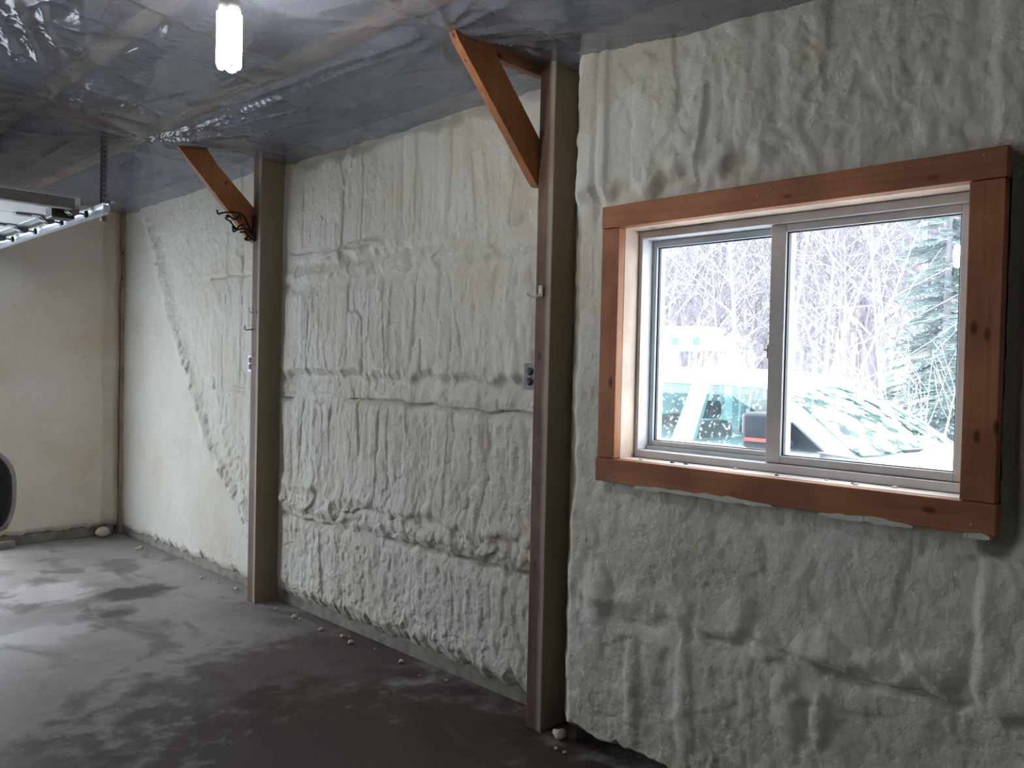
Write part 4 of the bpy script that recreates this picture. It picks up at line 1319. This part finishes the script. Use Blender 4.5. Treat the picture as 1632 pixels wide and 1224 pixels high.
variants = []
for k in range(7):
    rnd = random.Random(100 + k)
    tb = TB()
    grow(tb, rnd, Vector((0, 0, 0)), Vector((0.05 * rnd.uniform(-1, 1), 0.05 * rnd.uniform(-1, 1), 1)), 9.0 + 2.5 * rnd.random(), 0.085 + 0.04 * rnd.random(), 0, 3, (15, 7, 4), 0.14, 0.25, 0.85)
    variants.append(tb.mesh('bare_tree', M['bark'] if k % 2 else M['bark2']))
rt = random.Random(55)
cnt = 0
for k in range(150):
    x = 17 + 32 * rt.random()
    ratio = 0.10 + 0.80 * rt.random()
    y = x * ratio
    o = bpy.data.objects.new('bare_tree', variants[k % len(variants)])
    z = GZ + 0.9 * float(sstep(20, 60, np.array(x))) - 0.1
    o.location = (x, y, z)
    # lower growth towards the left half of the view, taller to the right
    s = 0.62 + 0.35 * rt.random() + (0.22 if ratio < 0.45 else 0.0) - (0.10 if 0.5 < ratio < 0.56 else 0.0)
    o.scale = (s * 1.1, s * 1.1, s)
    o.rotation_euler = (0, 0, rt.random() * 6.28)
    COL.objects.link(o)
    tag(o, 'leafless grey-brown tree in the dense woods beyond the truck', 'tree', 'bare trees of the woods')

def special_tree(name, label, base, top, r, seed, nch, mat, cat='tree', spread=0.8, maxlvl=2, up=0.12):
    rnd = random.Random(seed)
    tb = TB()
    d = Vector(top) - Vector(base)
    grow(tb, rnd, Vector((0, 0, 0)), d, d.length, r, 0, maxlvl, nch, up * 0.0 + 0.02, 0.10, spread, 0.003)
    me = tb.mesh(name, mat)
    o = bpy.data.objects.new(name, me)
    o.location = base
    COL.objects.link(o)
    return tag(o, label, cat)
special_tree('leaning_birch', 'pale birch leaning right, the upper of the leaning pair', (13.0, 6.45, GZ), (13.2, 4.65, 5.2), 0.036, 21, (5, 2), M['palebark'])
special_tree('leaning_birch', 'pale birch leaning right, the lower of the leaning pair', (12.6, 6.0, GZ), (12.8, 4.55, 4.3), 0.032, 22, (5, 2), M['palebark'])
special_tree('slender_birch', 'slender upright pale birch between leaning birches and spruce', (14.0, 5.25, GZ), (14.0, 5.75, 5.2), 0.030, 23, (7, 2), M['palebark'])
special_tree('slender_birch', 'thin pale sapling standing behind the lift platform', (15.5, 9.2, GZ), (15.5, 9.7, 4.8), 0.030, 29, (7, 2), M['palebark'])
def bush(name, label, base, n, h, seed):
    rnd = random.Random(seed)
    tb = TB()
    for k in range(n):
        a = rnd.random() * 6.28
        grow(tb, rnd, Vector((0.1 * math.cos(a), 0.1 * math.sin(a), 0)), Vector((0.30 * math.cos(a), 0.36 * math.sin(a), 1)), h * rnd.uniform(0.7, 1.1), 0.016, 0, 2, (4, 2), 0.05, 0.14, 0.6, 0.003)
    o = bpy.data.objects.new(name, tb.mesh(name, M['palebark']))
    o.location = base
    COL.objects.link(o)
    return tag(o, label, 'shrub')
bush('bare_shrub', 'pale leafless shrub with spreading stems before the spruce', (11.5, 4.0, GZ), 9, 2.6, 31)
bush('bare_shrub', 'pale leafless shrub left of the spruce shrub', (12.5, 4.95, GZ), 7, 2.1, 32)

def spruce(label, base, h, rad, seed):
    rnd = random.Random(seed)
    tb = TB()
    tr = [Vector((0, 0, h * k / 8)) for k in range(9)]
    o = empty('spruce_tree', base)
    tag(o, label, 'tree')
    tb.limb(tr, [0.11 * (1 - k / 8.5) for k in range(9)], 6)
    t0 = bpy.data.objects.new('trunk', tb.mesh('trunk', M['bark']))
    COL.objects.link(t0)
    t0.parent = o
    v, f = [], []
    def blade(p, d, ln, wd):
        up = Vector((rnd.uniform(-0.3, 0.3), rnd.uniform(-0.3, 0.3), 1))
        s = d.cross(up).normalized() * wd
        b0 = len(v)
        tip = p + d * ln
        mid = p + d * ln * 0.5 + Vector((0, 0, 0.15 * wd))
        v.extend([p, mid + s, tip, mid - s, mid - Vector((0, 0, wd * 0.7))])
        f.extend([(b0, b0 + 1, b0 + 4), (b0 + 1, b0 + 2, b0 + 4), (b0 + 2, b0 + 3, b0 + 4), (b0 + 3, b0, b0 + 4), (b0, b0 + 3, b0 + 2, b0 + 1)])
    nb = int(h * 60)
    for k in range(nb):
        t = (k + rnd.random()) / nb
        z = h * (0.06 + 0.93 * t)
        L_ = rad * (1 - t) ** 0.8 * rnd.uniform(0.65, 1.15) + 0.12
        a = rnd.random() * 6.28
        d = Vector((math.cos(a), math.sin(a), 0.05 - 0.25 * (1 - t)))
        p0 = Vector((0, 0, z))
        ns = int(5 + L_ * 9)
        for q in range(ns):
            u = 0.18 + 0.82 * q / ns
            p = p0 + d * (L_ * u) + Vector((0, 0, -0.18 * L_ * u * u))
            for sd in (-1, 1):
                dd = (d + Vector((-d.y, d.x, 0)) * sd * rnd.uniform(0.5, 1.0) + Vector((0, 0, rnd.uniform(-0.35, 0.1)))).normalized()
                blade(p, dd, (0.14 + 0.14 * rnd.random()) * (0.6 + 0.6 * L_ / rad), 0.022)
    me = bpy.data.meshes.new('foliage')
    me.from_pydata([tuple(q) for q in v], [], f)
    me.materials.append(M['needles'])
    g = bpy.data.objects.new('foliage', me)
    COL.objects.link(g)
    g.parent = o
    g['label'] = 'green needle boughs'
    return o
spruce('tall green spruce filling the right side of the window view', (16.5, 5.25, GZ - 0.05), 7.2, 1.25, 41)
spruce('green spruce just behind the tall spruce at the window edge', (17.5, 4.7, GZ - 0.05), 8.0, 1.5, 42)
spruce('low young spruce at the foot of the tall spruce', (14.5, 4.35, GZ - 0.05), 3.0, 1.0, 43)
for (yy, ww, lb) in ((4.93, 0.22, 'left of two snow-capped stubs beyond the truck hood'), (4.66, 0.2, 'right of two snow-capped stubs beyond the truck hood')):
    sg = empty('snowy_stump', (15.0, yy, GZ))
    tag(sg, lb, 'stump')
    lathe('stump', [(0.14, GZ - 0.05), (0.11, GZ + 0.2), (0.10, 0.12)], (15.0, yy, 0), M['bark'], sg, 12)
    lathe('snow_cap', [(0.115, 0.10), (0.13, 0.18), (0.11, 0.28), (0.05, 0.34)], (15.0, yy, 0), M['snow'], sg, 12)

# ---- falling snow
rs = random.Random(77)
fv, ff = [], []
for k in range(1100):
    x = 3.6 + 9 * rs.random()
    y = x * rs.uniform(0.05, 1.0)
    z = rs.uniform(GZ, 5.0)
    r = rs.uniform(0.003, 0.008)
    b0 = len(fv)
    fv += [(x + r, y, z), (x - r, y, z), (x, y + r, z), (x, y - r, z), (x, y, z + r), (x, y, z - r)]
    ff += [(b0 + a, b0 + b_, b0 + c) for (a, b_, c) in ((0, 2, 4), (2, 1, 4), (1, 3, 4), (3, 0, 4), (2, 0, 5), (1, 2, 5), (3, 1, 5), (0, 3, 5))]
me = bpy.data.meshes.new('falling_snow')
me.from_pydata(fv, [], ff)
me.materials.append(M['snow'])
sn = bpy.data.objects.new('falling_snow', me)
COL.objects.link(sn)
tag(sn, 'fine snowflakes falling outside the window', 'snow', kind='stuff')
